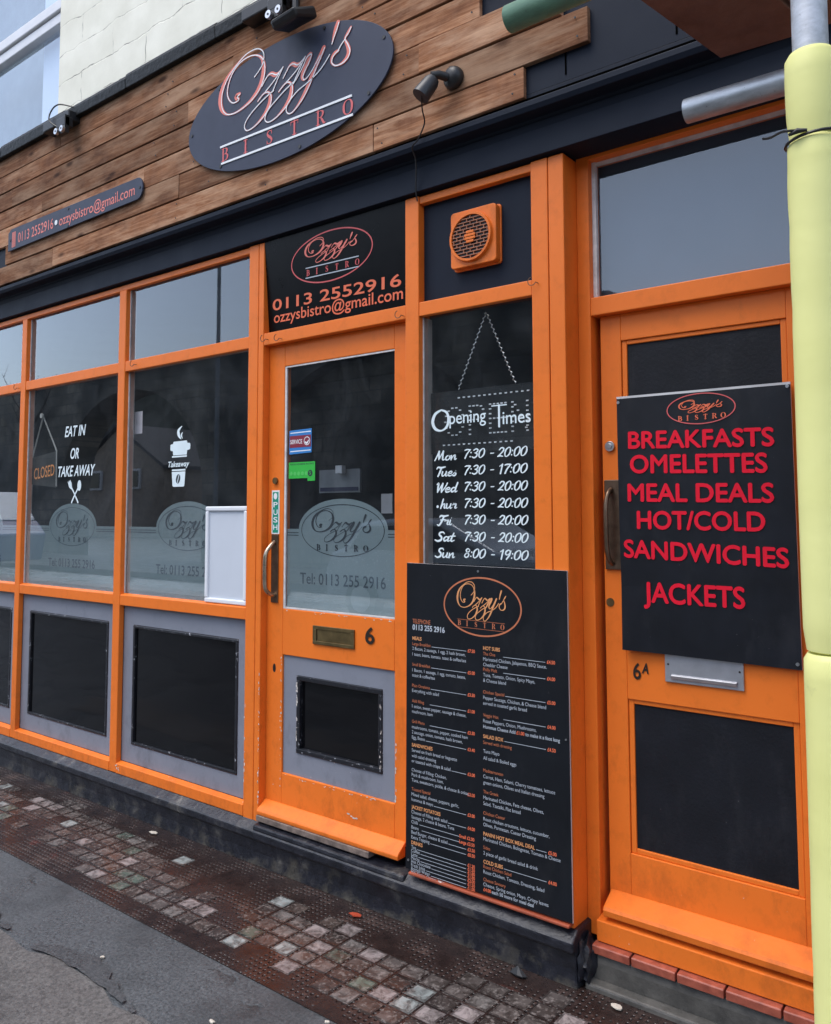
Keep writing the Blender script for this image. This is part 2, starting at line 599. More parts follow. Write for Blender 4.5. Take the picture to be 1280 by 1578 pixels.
VIAD = stone_far()
HOUSEB = plain("buff_house_brick", (0.34, 0.27, 0.21), 0.9, 0.25, 3)
ROOFM = plain("slate_roof", (0.05, 0.05, 0.055), 0.8, 0.2, 3)
BACKDROPM = plain("dark_backdrop", (0.022, 0.028, 0.018), 0.95, 0.5, 0.6)
CARP = plain("silver_car_paint", (0.55, 0.58, 0.62), 0.25, 0.03, metal=0.5)
CARG = plain("dark_car_glass", (0.015, 0.017, 0.02), 0.08, 0.1)
RUBBER = plain("tyre_rubber", (0.015, 0.015, 0.015), 0.8)
VANB = plain("blue_van_paint", (0.02, 0.04, 0.17), 0.3, 0.05)
VANW = plain("white_van_paint", (0.66, 0.68, 0.70), 0.3, 0.04)
BARK = plain("wet_bark", (0.04, 0.033, 0.028), 0.9, 0.3)
LEAFM = plain("fallen_leaf", (0.55, 0.50, 0.42), 0.6, 0.2)
LEAFR = plain("red_leaf", (0.35, 0.05, 0.02), 0.5, 0.2)
POSTG = plain("grey_lamp_post", (0.20, 0.21, 0.22), 0.5)


# ------------------------------------------------------------------ mesh helpers
class MB:
    def __init__(s):
        s.v, s.f, s.mi, s.c = [], [], [], []

    def face(s, pts, m=0, c=None):
        b = len(s.v)
        s.v += [tuple(p) for p in pts]
        s.f.append(tuple(range(b, b + len(pts))))
        s.mi.append(m)
        s.c.append(c)

    def hexa(s, p, m=0, c=None):
        """p: 8 points, bottom ring 0-3 then top ring 4-7"""
        b = len(s.v)
        s.v += [tuple(q) for q in p]
        for q in ((0, 3, 2, 1), (4, 5, 6, 7), (0, 1, 5, 4), (1, 2, 6, 5), (2, 3, 7, 6), (3, 0, 4, 7)):
            s.f.append(tuple(b + i for i in q))
            s.mi.append(m)
            s.c.append(c)

    def box(s, x0, x1, y0, y1, z0, z1, m=0, c=None):
        s.hexa([(x0, y0, z0), (x1, y0, z0), (x1, y1, z0), (x0, y1, z0),
                (x0, y0, z1), (x1, y0, z1), (x1, y1, z1), (x0, y1, z1)], m, c)

    def prism_x(s, prof, x0, x1, m=0):
        """profile of (y,z) points extruded along x"""
        n = len(prof)
        b = len(s.v)
        s.v += [(x0, y, z) for y, z in prof] + [(x1, y, z) for y, z in prof]
        for i in range(n):
            j = (i + 1) % n
            s.f.append((b + i, b + j, b + n + j, b + n + i))
            s.mi.append(m)
            s.c.append(None)
        s.f.append(tuple(b + i for i in reversed(range(n))))
        s.f.append(tuple(b + n + i for i in range(n)))
        s.mi += [m, m]
        s.c += [None, None]

    def plate(s, poly, y0, y1, m=0, me=None):
        """polygon of (x,z) given thickness y0 (front) .. y1 (back)"""
        n = len(poly)
        b = len(s.v)
        s.v += [(x, y0, z) for x, z in poly] + [(x, y1, z) for x, z in poly]
        s.f.append(tuple(b + i for i in range(n)))
        s.f.append(tuple(b + n + i for i in reversed(range(n))))
        s.mi += [m, m]
        s.c += [None, None]
        for i in range(n):
            j = (i + 1) % n
            s.f.append((b + i, b + n + i, b + n + j, b + j))
            s.mi.append(m if me is None else me)
            s.c.append(None)

    def flat(s, poly, y, m=0):
        s.face([(x, y, z) for x, z in poly], m)

    def disc(s, x, z, r, y0, y1, m=0, n=20, rz=None):
        rz = rz or r
        s.plate([(x + r * math.cos(2 * math.pi * i / n), z + rz * math.sin(2 * math.pi * i / n)) for i in range(n)], y0, y1, m)

    def tube(s, pts, r, n=10, m=0, caps=True):
        pts = [Vector(p) for p in pts]
        rs = r if hasattr(r, '__len__') else [r] * len(pts)
        b = len(s.v)
        up = None
        for i, p in enumerate(pts):
            t = (pts[min(i + 1, len(pts) - 1)] - pts[max(i - 1, 0)]).normalized()
            if up is None:
                up = t.orthogonal().normalized()
            else:
                up = (up - t * up.dot(t)).normalized()
            w = t.cross(up)
            for k in range(n):
                a = 2 * math.pi * k / n
                s.v.append(tuple(p + (up * math.cos(a) + w * math.sin(a)) * rs[i]))
        for i in range(len(pts) - 1):
            for k in range(n):
                k2 = (k + 1) % n
                s.f.append((b + i * n + k, b + i * n + k2, b + (i + 1) * n + k2, b + (i + 1) * n + k))
                s.mi.append(m)
                s.c.append(None)
        if caps:
            s.f.append(tuple(b + k for k in reversed(range(n))))
            e = b + (len(pts) - 1) * n
            s.f.append(tuple(e + k for k in range(n)))
            s.mi += [m, m]
            s.c += [None, None]

    def ribbon(s, pts, y, m=0, sub=5):
        """pen stroke on the plane y: points (x, z, width), smoothed"""
        P = spline(pts, sub)
        n = len(P)
        L, Rr = [], []
        for i, (x, z, w) in enumerate(P):
            a, b = P[max(i - 1, 0)], P[min(i + 1, n - 1)]
            dx, dz = b[0] - a[0], b[1] - a[1]
            d = math.hypot(dx, dz) or 1
            nx, nz = -dz / d * w / 2, dx / d * w / 2
            L.append((x + nx, y, z + nz))
            Rr.append((x - nx, y, z - nz))
        for i in range(n - 1):
            s.face([L[i], Rr[i], Rr[i + 1], L[i + 1]], m)
        for (x, z, w), sg in ((P[0], 1), (P[-1], -1)):
            s.face([(x + w / 2 * math.cos(2 * math.pi * k / 10), y + 0.00004, z + w / 2 * math.sin(2 * math.pi * k / 10)) for k in range(10)], m)

    def add2d(s, data, fx, m=0):
        vs, fs = data
        b = len(s.v)
        s.v += [fx(x, z) for x, z in vs]
        for f in fs:
            s.f.append(tuple(b + i for i in f))
            s.mi.append(m)
            s.c.append(None)


def spline(pts, sub):
    if len(pts) < 3 or sub < 2:
        return list(pts)
    out = []
    n = len(pts)
    for i in range(n - 1):
        p0, p1, p2, p3 = pts[max(i - 1, 0)], pts[i], pts[i + 1], pts[min(i + 2, n - 1)]
        for k in range(sub):
            t = k / sub
            out.append(tuple(0.5 * (2 * b + (c - a) * t + (2 * a - 5 * b + 4 * c - d) * t * t + (3 * b - a - 3 * c + d) * t ** 3)
                             for a, b, c, d in zip(p0, p1, p2, p3)))
    out.append(pts[-1])
    return out


OFF = {}


def obj(name, mb, mats, parent=None, bevel=0.0, smooth=False, label=None, cat=None, group=None, kind=None, seg=2):
    me = bpy.data.meshes.new(name)
    o3 = OFF.get(parent.name, Vector()) if parent else Vector()
    me.from_pydata([tuple(Vector(v) - o3) for v in mb.v], [], mb.f)
    for m in (mats if isinstance(mats, (list, tuple)) else [mats]):
        me.materials.append(m)
    me.polygons.foreach_set("material_index", mb.mi)
    if any(c is not None for c in mb.c):
        ca = me.color_attributes.new("tone", 'FLOAT_COLOR', 'CORNER')
        k = 0
        for p in me.polygons:
            c = mb.c[p.index] or (0.5, 0.5, 0.5)
            for _ in p.loop_indices:
                ca.data[k].color = (*c, 1)
                k += 1
    if smooth:
        me.polygons.foreach_set("use_smooth", [True] * len(me.polygons))
    me.update()
    o = bpy.data.objects.new(name, me)
    COL.objects.link(o)
    if parent:
        o.parent = parent
        OFF[o.name] = o3
    if smooth and not bevel:
        bmn = bmesh.new()
        bmn.from_mesh(me)
        bmesh.ops.remove_doubles(bmn, verts=bmn.verts, dist=1e-6)
        for e in bmn.edges:
            if len(e.link_faces) == 2 and e.calc_face_angle(0) > R(50):
                e.smooth = False
        bmn.to_mesh(me)
        bmn.free()
    if bevel:
        b = o.modifiers.new("bevel", 'BEVEL')
        b.width = bevel
        b.segments = seg
        b.limit_method = 'ANGLE'
        b.angle_limit = R(40)
    for k, v in (("label", label), ("category", cat), ("group", group), ("kind", kind)):
        if v:
            o[k] = v
    return o


def obj_split(name, mb, mats, parent=None, **kw):
    """one object for every loose piece of the mesh"""
    n = len(mb.v)
    root = list(range(n))

    def find(i):
        while root[i] != i:
            root[i] = root[root[i]]
            i = root[i]
        return i
    for f in mb.f:
        a = find(f[0])
        for i in f[1:]:
            root[find(i)] = a
    gr = {}
    for k, f in enumerate(mb.f):
        gr.setdefault(find(f[0]), []).append(k)
    out = []
    for ks in gr.values():
        sub = MB()
        ids = {}
        for k in ks:
            for i in mb.f[k]:
                if i not in ids:
                    ids[i] = len(sub.v)
                    sub.v.append(mb.v[i])
            sub.f.append(tuple(ids[i] for i in mb.f[k]))
            sub.mi.append(mb.mi[k])
            sub.c.append(mb.c[k])
        out.append(obj(name, sub, mats, parent, **kw))
    return out


def thing(name, label, cat, loc=(0, 0, 0), group=None):
    o = bpy.data.objects.new(name, None)
    o.empty_display_size = 0.05
    COL.objects.link(o)
    o.location = loc
    o["label"] = label
    o["category"] = cat
    if group:
        o["group"] = group
    OFF[o.name] = Vector(loc)
    return o


def part(name, parent, loc=None):
    o = bpy.data.objects.new(name, None)
    COL.objects.link(o)
    o.parent = parent
    OFF[o.name] = OFF[parent.name]
    return o


def copy_tree(o, loc):
    c = o.copy()
    COL.objects.link(c)
    c.location = loc
    for ch in o.children:
        d = ch.copy()
        COL.objects.link(d)
        d.parent = c
        for g in ch.children:
            e = g.copy()
            COL.objects.link(e)
            e.parent = d
    return c


# ------------------------------------------------------------------ lettering
_tc = {}


def glyphs(s, bold=0.0, shear=0.0, spacing=1.0):
    key = (s, bold, shear, spacing)
    if key in _tc:
        return _tc[key]
    cu = bpy.data.curves.new("t", 'FONT')
    cu.body = s
    cu.size = 1.0
    cu.offset = bold
    cu.shear = shear
    cu.space_character = spacing
    cu.resolution_u = 4
    ob = bpy.data.objects.new("t", cu)
    me = bpy.data.meshes.new_from_object(ob)
    vs = [(v.co.x, v.co.y) for v in me.vertices]
    fs = [tuple(p.vertices) for p in me.polygons]
    bpy.data.objects.remove(ob)
    bpy.data.curves.remove(cu)
    bpy.data.meshes.remove(me)
    x0 = min(v[0] for v in vs)
    x1 = max(v[0] for v in vs)
    _tc[key] = (vs, fs, x0, x1)
    return _tc[key]


CAPH = max(v[1] for v in glyphs("H")[0])


def fat_text(mb, s, xa, xb, za, h, y, m=0, fat=0.002, zb=None, bold=0.004):
    """heavier strokes: the word set five times, each a hair in front of the last"""
    for k, (dx, dz) in enumerate(((0, 0), (fat, 0), (-fat, 0), (0, fat), (0, -fat))):
        text(mb, s, xa + fat + dx, xb - fat + dx, za + dz, h, y - k * 0.00008, m, bold, 0, None if zb is None else zb + dz)


def text(mb, s, xa, xb, za, h, y, m=0, bold=0.0, shear=0.0, zb=None, spacing=1.0, yb=None):
    """s set from xa to xb on the plane y with capital height h and baseline za (to zb at xb); xb None keeps the natural width"""
    vs, fs, x0, x1 = glyphs(s, bold, shear, spacing)
    kz = h / CAPH
    kx = kz if xb is None else (xb - xa) / (x1 - x0)
    if zb is None:
        zb = za
    w = (x1 - x0) * kx

    def fx(x, z):
        X = xa + (x - x0) * kx
        t = (X - xa) / w if w else 0
        return (X, y if yb is None else y(X) if callable(y) else y, za + (zb - za) * t + z * kz)
    mb.add2d((vs, fs), fx, m)
    return xa + w


SCRIPT = [[(0.165, 0.5278, 0.0218), (0.1384, 0.5096, 0.0319), (0.1584, 0.4595, 0.0178), (0.1172, 0.4467, 0.008), (0.0822, 0.5029, 0.0101), (0.0635, 0.5823, 0.0112), (0.0628, 0.6617, 0.0122), (0.0777, 0.7612, 0.0122), (0.1134, 0.8601, 0.0121), (0.1698, 0.9263, 0.01), (0.2409, 0.9451, 0.0098), (0.3012, 0.9159, 0.0116), (0.3411, 0.8568, 0.0172), (0.3593, 0.7786, 0.0266), (0.3638, 0.6839, 0.0322), (0.351, 0.5722, 0.0322), (0.3194, 0.4663, 0.0305), (0.2655, 0.3831, 0.0231), (0.1953, 0.3296, 0.0157), (0.1236, 0.3111, 0.0109), (0.0606, 0.3389, 0.0121), (0.0173, 0.4256, 0.0266), (0.0, 0.5487, 0.035), (0.0126, 0.6826, 0.033), (0.0561, 0.8089, 0.0266), (0.1286, 0.9113, 0.0161), (0.2102, 0.9881, 0.0099), (0.2807, 1.0, 0.0078), (0.3255, 0.9763, 0.0077), (0.3553, 0.9218, 0.0067), (0.3656, 0.8497, 0.0057), (0.3564, 0.7656, 0.0057), (0.3275, 0.7041, 0.0048), (0.2913, 0.6506, 0.0058)], [(0.3516, 0.4867, 0.0057), (0.3726, 0.5408, 0.0066), (0.3994, 0.5887, 0.0112), (0.4253, 0.5916, 0.0224), (0.4541, 0.5548, 0.024), (0.4824, 0.5601, 0.0128), (0.5168, 0.6022, 0.0073)], [(0.4853, 0.546, 0.0064), (0.4403, 0.4752, 0.0056), (0.3813, 0.4014, 0.0056)], [(0.5168, 0.6022, 0.0064), (0.4781, 0.4918, 0.0055), (0.4363, 0.3584, 0.0055)], [(0.3194, 0.3264, 0.0104), (0.3446, 0.3645, 0.0113), (0.3737, 0.3889, 0.0113), (0.4027, 0.3753, 0.0149), (0.4195, 0.3107, 0.0259), (0.4086, 0.2135, 0.0297), (0.3707, 0.1197, 0.0224), (0.3078, 0.0415, 0.0123), (0.2534, 0.0138, 0.0086), (0.2231, 0.0291, 0.0077), (0.2126, 0.0899, 0.0068), (0.2371, 0.1654, 0.0058), (0.2963, 0.2468, 0.0057), (0.3741, 0.3206, 0.0056), (0.4458, 0.3664, 0.0055)], [(0.5177, 0.4621, 0.0064), (0.5414, 0.5255, 0.0081), (0.5633, 0.5752, 0.0126), (0.589, 0.5848, 0.0215), (0.6183, 0.5473, 0.0231), (0.648, 0.5564, 0.0123), (0.6836, 0.5983, 0.007)], [(0.6526, 0.5353, 0.0062), (0.6078, 0.4675, 0.0053), (0.544, 0.395, 0.0054)], [(0.6836, 0.5983, 0.0061), (0.6438, 0.4838, 0.0053), (0.5957, 0.3375, 0.0053)], [(0.4857, 0.3254, 0.01), (0.5117, 0.3628, 0.0109), (0.5394, 0.3896, 0.0108), (0.5663, 0.3755, 0.0143), (0.5831, 0.3102, 0.0249), (0.5727, 0.2005, 0.0302), (0.5364, 0.1088, 0.0233), (0.4762, 0.0324, 0.0118), (0.4243, 0.0052, 0.0083), (0.3936, 0.017, 0.0074), (0.3788, 0.072, 0.0065), (0.4042, 0.1566, 0.0056), (0.4609, 0.2288, 0.0055), (0.5353, 0.3085, 0.0054), (0.6083, 0.3647, 0.0053)], [(0.5957, 0.3375, 0.0053), (0.6263, 0.3951, 0.0062), (0.6706, 0.5068, 0.0087), (0.6925, 0.5767, 0.0122), (0.7216, 0.5971, 0.0242), (0.7043, 0.524, 0.0295), (0.6753, 0.445, 0.0297), (0.6605, 0.3765, 0.0227), (0.6759, 0.3258, 0.0113), (0.7068, 0.3488, 0.0078), (0.7503, 0.4306, 0.0077), (0.7889, 0.5221, 0.0076)], [(0.8145, 0.5974, 0.0254), (0.789, 0.5149, 0.0289), (0.759, 0.4239, 0.029), (0.7289, 0.3177, 0.0292), (0.7029, 0.2292, 0.0276), (0.6679, 0.1321, 0.0243), (0.628, 0.0518, 0.0157), (0.5875, 0.0, 0.0097), (0.5572, 0.0092, 0.008), (0.544, 0.0667, 0.0063), (0.5639, 0.1408, 0.0053), (0.6271, 0.2269, 0.0053), (0.7071, 0.2765, 0.0052), (0.7767, 0.3388, 0.0051), (0.8236, 0.4094, 0.005), (0.8574, 0.4821, 0.005)], [(0.9126, 0.811, 0.0249), (0.8986, 0.7452, 0.0266), (0.8846, 0.6721, 0.0183), (0.873, 0.5925, 0.0067)], [(1.0, 0.6809, 0.0145), (0.9814, 0.6338, 0.0194), (0.9611, 0.5809, 0.013), (0.9776, 0.4978, 0.021), (0.9875, 0.4203, 0.0257), (0.9739, 0.3549, 0.0242), (0.9412, 0.3179, 0.0162), (0.8998, 0.3207, 0.009), (0.872, 0.3717, 0.0116), (0.8718, 0.4283, 0.0182), (0.891, 0.4694, 0.0215), (0.916, 0.4818, 0.0164)], [(0.916, 0.4818, 0.0057), (0.9365, 0.5311, 0.0049), (0.9611, 0.5712, 0.0057)]]

SERIF = {
    'B': ([[(.2, 0, .17), (.2, 1, .17)], [(.02, .97, .05), (.42, .97, .05)], [(.02, .03, .05), (.42, .03, .05)],
           [(.4, .97, .05), (.6, .9, .12), (.64, .76, .19), (.58, .6, .12), (.4, .53, .05), (.25, .53, .05)],
           [(.4, .53, .05), (.64, .46, .12), (.72, .28, .2), (.62, .09, .12), (.4, .03, .05)]], .8),
    'I': ([[(.25, 0, .18), (.25, 1, .18)], [(.03, .97, .05), (.47, .97, .05)], [(.03, .03, .05), (.47, .03, .05)]], .5),
    'S': ([[(.56, .72, .04), (.55, .86, .06), (.42, .97, .06), (.24, .95, .09), (.12, .78, .15), (.24, .6, .2), (.45, .44, .2),
            (.58, .26, .16), (.5, .08, .09), (.32, .02, .06), (.14, .09, .06), (.09, .28, .04)], [(.56, .7, .04), (.56, .98, .04)], [(.09, .02, .04), (.09, .3, .04)]], .66),
    'T': ([[(.4, 0, .18), (.4, 1, .18)], [(.03, .96, .07), (.77, .96, .07)], [(.2, .03, .05), (.6, .03, .05)],
           [(.05, .97, .05), (.05, .72, .03)], [(.75, .97, .05), (.75, .72, .03)]], .8),
    'R': ([[(.2, 0, .17), (.2, 1, .17)], [(.02, .97, .05), (.42, .97, .05)], [(.02, .03, .05), (.4, .03, .05)],
           [(.4, .97, .05), (.62, .9, .12), (.67, .75, .19), (.6, .57, .12), (.4, .5, .05), (.25, .5, .05)],
           [(.45, .5, .08), (.6, .3, .17), (.75, .06, .17), (.9, .03, .05)]], .88),
    'O': ([[(.45, 1, .05), (.22, .92, .1), (.1, .7, .19), (.08, .5, .2), (.1, .3, .19), (.22, .08, .1), (.45, 0, .05), (.68, .08, .1),
            (.8, .3, .19), (.82, .5, .2), (.8, .7, .19), (.68, .92, .1), (.45, 1, .05)]], .9),
}


def serif_word(mb, word, xa, xb, za, zb, h, y, m=0, ratio=0.75, wt=1.15):
    """spaced serif capitals; zb is the baseline height at xb"""
    n = len(word)
    lastw = SERIF[word[-1]][1] * h * ratio
    step = (xb - xa - lastw) / (n - 1)
    for i, ch in enumerate(word):
        x = xa + step * i
        z = za + (zb - za) * i / (n - 1)
        for st in SERIF[ch][0]:
            mb.ribbon([(x + a * h * ratio, z + b * h, w * h * ratio * wt) for a, b, w in st], y, m, 4)
            y -= 0.00006


def script_word(mb, xa, xb, za, zb, y, m=0, kw=1.0, minw=0.0, hi=None, hiw=0.0):
    W_, H_ = xb - xa, zb - za
    for i, st in enumerate(SCRIPT):
        pts = [(xa + a * W_, za + b * H_, max(w * W_ * kw, minw)) for a, b, w in st]
        mb.ribbon(pts, y - i * 0.00006, m)
        if hi is not None:
            pts2 = [(x + max(w * 0.5 - hiw * 0.5, 0) * 0.8, z - max(w * 0.5 - hiw * 0.5, 0) * 0.35, hiw) for x, z, w in pts]
            mb.ribbon(pts2, y - 0.0016 - i * 0.00006, hi)


BRUSH = {
    '0': ([[(.28, 1, .09), (.08, .75, .15), (.05, .4, .16), (.12, .08, .12), (.28, 0, .09), (.46, .25, .15), (.5, .6, .16), (.42, .92, .12), (.28, 1, .09)]], .6),
    '1': ([[(.06, .8, .08), (.26, 1, .11)], [(.26, 1, .15), (.26, 0, .15)]], .44),
    '2': ([[(.05, .76, .11), (.2, .98, .12), (.42, .9, .15), (.42, .62, .15), (.2, .25, .11), (.03, .04, .10)], [(.03, .05, .11), (.25, .1, .14), (.5, .03, .09)]], .58),
    '3': ([[(.06, .85, .11), (.25, 1, .12), (.44, .85, .15), (.36, .6, .12), (.2, .54, .08)], [(.2, .54, .08), (.42, .45, .14), (.44, .18, .15), (.25, 0, .13), (.03, .12, .11)]], .57),
    '7': ([[(.03, .9, .10), (.2, .97, .13), (.52, .94, .12)], [(.52, .94, .11), (.3, .5, .14), (.2, 0, .15)]], .55),
    '8': ([[(.42, .85, .10), (.25, 1, .10), (.1, .82, .14), (.25, .56, .14), (.44, .3, .14), (.3, .02, .12), (.08, .12, .13), (.12, .4, .11), (.4, .7, .1), (.42, .85, .1)]], .57),
    '9': ([[(.44, .8, .1), (.28, 1, .11), (.08, .8, .15), (.12, .52, .13), (.3, .5, .09), (.46, .8, .12)], [(.46, .9, .14), (.42, .45, .15), (.25, 0, .14)]], .57),
    ':': ([[(.06, .12, .26), (.09, .15, .26)], [(.06, .58, .26), (.09, .61, .26)]], .24),
    'M': ([[(0, 0, .1), (.12, .5, .13), (.2, .98, .14)], [(.2, .98, .15), (.3, .3, .15), (.33, .08, .1)], [(.33, .08, .08), (.56, .98, .12)], [(.56, .98, .15), (.62, .3, .15), (.7, .02, .1), (.84, .12, .06)]], .84),
    'o': ([[(.25, .5, .08), (.08, .35, .13), (.1, .06, .12), (.28, .02, .09), (.4, .25, .13), (.3, .48, .09), (.25, .5, .07), (.5, .42, .05)]], .48),
    'n': ([[(.02, .48, .1), (.06, .02, .14)], [(.06, .1, .08), (.2, .42, .09), (.32, .48, .12), (.34, .2, .14), (.38, .02, .1), (.52, .12, .05)]], .5),
    'u': ([[(.04, .48, .13), (.05, .15, .14), (.16, .01, .1), (.32, .2, .09), (.38, .48, .12)], [(.38, .48, .13), (.38, .1, .13), (.46, .01, .09), (.56, .12, .05)]], .54),
    'e': ([[(.06, .22, .08), (.3, .3, .09), (.34, .45, .1), (.2, .5, .09), (.06, .3, .14), (.12, .04, .12), (.3, .03, .09), (.44, .17, .05)]], .42),
    's': ([[(.0, .05, .05), (.25, .52, .1), (.2, .4, .1), (.3, .2, .14), (.2, .01, .12), (.03, .06, .09)]], .38),
    'T': ([[(.02, .8, .09), (.1, .97, .13), (.4, .93, .14), (.74, 1, .1)], [(.42, .94, .14), (.36, .4, .16), (.28, 0, .14)]], .56),
    'W': ([[(.02, .85, .09), (.14, .98, .13), (.16, .5, .16), (.2, .02, .12)], [(.2, .02, .08), (.46, .95, .12)], [(.46, .95, .14), (.46, .4, .15), (.5, .02, .12)], [(.5, .02, .08), (.72, .6, .09), (.8, .98, .12)]], .74),
    'd': ([[(.36, .4, .09), (.2, .5, .09), (.06, .28, .13), (.14, .02, .12), (.34, .2, .09)], [(.42, 1, .13), (.36, .3, .14), (.4, .02, .1), (.54, .12, .05)]], .5),
    'h': ([[(.1, 1, .13), (.05, .02, .14)], [(.06, .15, .08), (.2, .45, .09), (.32, .46, .13), (.33, .15, .13), (.38, .02, .1), (.5, .1, .05)]], .48),
    'r': ([[(.02, .36, .07), (.1, .54, .1), (.12, .44, .08), (.3, .45, .13), (.26, .1, .13), (.36, .02, .08), (.44, .12, .05)]], .4),
    'F': ([[(.02, .8, .08), (.1, .96, .13), (.4, .92, .14), (.68, 1, .1)], [(.36, .93, .14), (.26, .3, .16), (.12, -.08, .13), (-.04, 0, .08)], [(.14, .5, .08), (.5, .54, .1)]], .5),
    'i': ([[(.06, .48, .12), (.06, .1, .13), (.16, .01, .09), (.26, .12, .05)], [(.1, .72, .13), (.105, .73, .13)]], .26),
    'S': ([[(.56, .8, .08), (.46, .97, .1), (.25, .93, .13), (.2, .7, .14), (.4, .45, .16), (.42, .15, .15), (.2, 0, .13), (-.02, .12, .09)]], .56),
    'a': ([[(.36, .4, .09), (.2, .5, .09), (.06, .28, .13), (.14, .02, .12), (.34, .2, .09)], [(.4, .48, .13), (.36, .1, .13), (.44, .02, .09), (.54, .12, .05)]], .5),
    't': ([[(.2, .88, .1), (.1, .2, .14), (.18, .01, .1), (.36, .14, .05)], [(-.02, .55, .08), (.34, .57, .09)]], .34),
}


def brush(mb, s, xa, xb, za, h, y, m=0, shear=0.30, wt=1.0):
    """hand drawn brush script set from xa to xb"""
    tot = sum(BRUSH[c][1] for c in s) - 0.1
    kx = (xb - xa - shear * h * 0.8) / tot
    x = 0.0
    q_ = 0
    for c in s:
        for st in BRUSH[c][0]:
            if len(st) == 2 and abs(st[0][1] - st[1][1]) < 0.06 and abs(st[0][0] - st[1][0]) < 0.06:      # a dot
                a, b, w = st[1]
                mb.disc(xa + (x + a) * kx + b * h * shear, za + b * h, w * h * 0.36, y - q_ * 0.00006 - 0.0001, y - q_ * 0.00006, m, 12)
                q_ += 1
                continue
            mb.ribbon([(xa + (x + a) * kx + b * h * shear, za + b * h, w * wt * (kx * .5 + h * .5)) for a, b, w in st], y - q_ * 0.00006, m, 5)
            q_ += 1
        x += BRUSH[c][1]


def ring(mb, cx, cz, rx_, rz_, w, y, m=0, n=72):
    for i in range(n):
        a0, a1 = 2 * math.pi * i / n, 2 * math.pi * (i + 1) / n
        q = []
        for a, k in ((a0, 0), (a0, w), (a1, w), (a1, 0)):
            q.append((cx + (rx_ - k) * math.cos(a), y, cz + (rz_ - k) * math.sin(a)))
        mb.face(q, m)


def ellipse(cx, cz, a, b, n=64):
    return [(cx + a * math.cos(2 * math.pi * i / n), cz + b * math.sin(2 * math.pi * i / n)) for i in range(n)]


# ------------------------------------------------------------------ ground
GZ = -0.02
m = MB()
m.face([(-400, -400, -0.17), (400, -400, -0.17), (400, 400, -0.17), (-400, 400, -0.17)])
obj("ground", m, PATCH, kind="structure")
m = MB()
m.box(-40, 40, -9.6, -3.9, -0.3, -0.13)
obj("road", m, ROADM, kind="structure")
m = MB()
m.box(-40, 40, -3.9, -3.75, -0.3, GZ + 0.002)
obj("kerb", m, CONC, kind="structure")
m = MB()
m.box(-40, 40, -13.5, -9.6, -0.3, -0.01)
obj("far_pavement", m, PATCH, kind="structure")
m = MB()
m.box(-40, 40, -3.75, -0.575, -0.3, GZ)
obj("pavement", m, FOOTWAY, kind="structure")
# paler resurfaced patch at the lower left, ragged edge
m = MB()
edge = []
for i in range(41):
    x = -3.2 + i * 0.125
    edge.append((x, -0.905 + 0.018 * math.sin(x * 9) + 0.014 * math.sin(x * 23 + 1) + random.uniform(-0.008, 0.008)))
pts = [(x, y, GZ + 0.004) for x, y in edge]
low = [(x, -1.45 - 0.05 * math.sin(x * 3), GZ + 0.004) for x, y in edge]
for i in range(len(pts) - 1):
    m.face([low[i], low[i + 1], pts[i + 1], pts[i]])
obj("pavement_patch", m, PATCH, kind="structure")

m = MB()
rs_ = random.Random(21)
xa_ = -0.75
sl = []
while xa_ < 0.75:
    w_ = 0.004 + 0.022 * max(0, math.sin(xa_ * 5.1 + 0.8)) ** 2 + rs_.uniform(0, 0.010)
    cy_ = -0.895 + 0.018 * math.sin(xa_ * 9) + rs_.uniform(-.006, .006) + w_ * .5
    sl.append((xa_, cy_ - w_, cy_ + w_ * 1.3))
    xa_ += 0.035
for a, b in zip(sl[:-1], sl[1:]):
    if a[2] - a[1] < 0.020:
        continue
    m.face([(a[0], a[1], GZ + .008), (b[0], b[1], GZ + .008), (b[0], b[2], GZ + .008), (a[0], a[2], GZ + .008)])
obj("pavement_seam", m, asphalt("wet_tar_seam", (0.034, 0.037, 0.040), (0.088, 0.092, 0.095), 0.14, False), kind="structure")

# iron and glass pavement lights along the shop front
m = MB()
m.box(-9, 5.5, -0.572, 0.2, -0.3, GZ - 0.0022)
m.box(-9, 5.5, -0.585, -0.572, -0.3, GZ + 0.003)
obj("pavement_light_grid", m, IRON, kind="structure")
m = MB()
PX, PY = 0.0855, 0.0735
rr = random.Random(11)


def clump(x, y, s):
    return math.sin(x * 2.1 * s + 1.3) * math.sin(y * 7.7 * s + x * 0.9) + 0.6 * math.sin(x * 5.3 * s + y * 11 + 2)


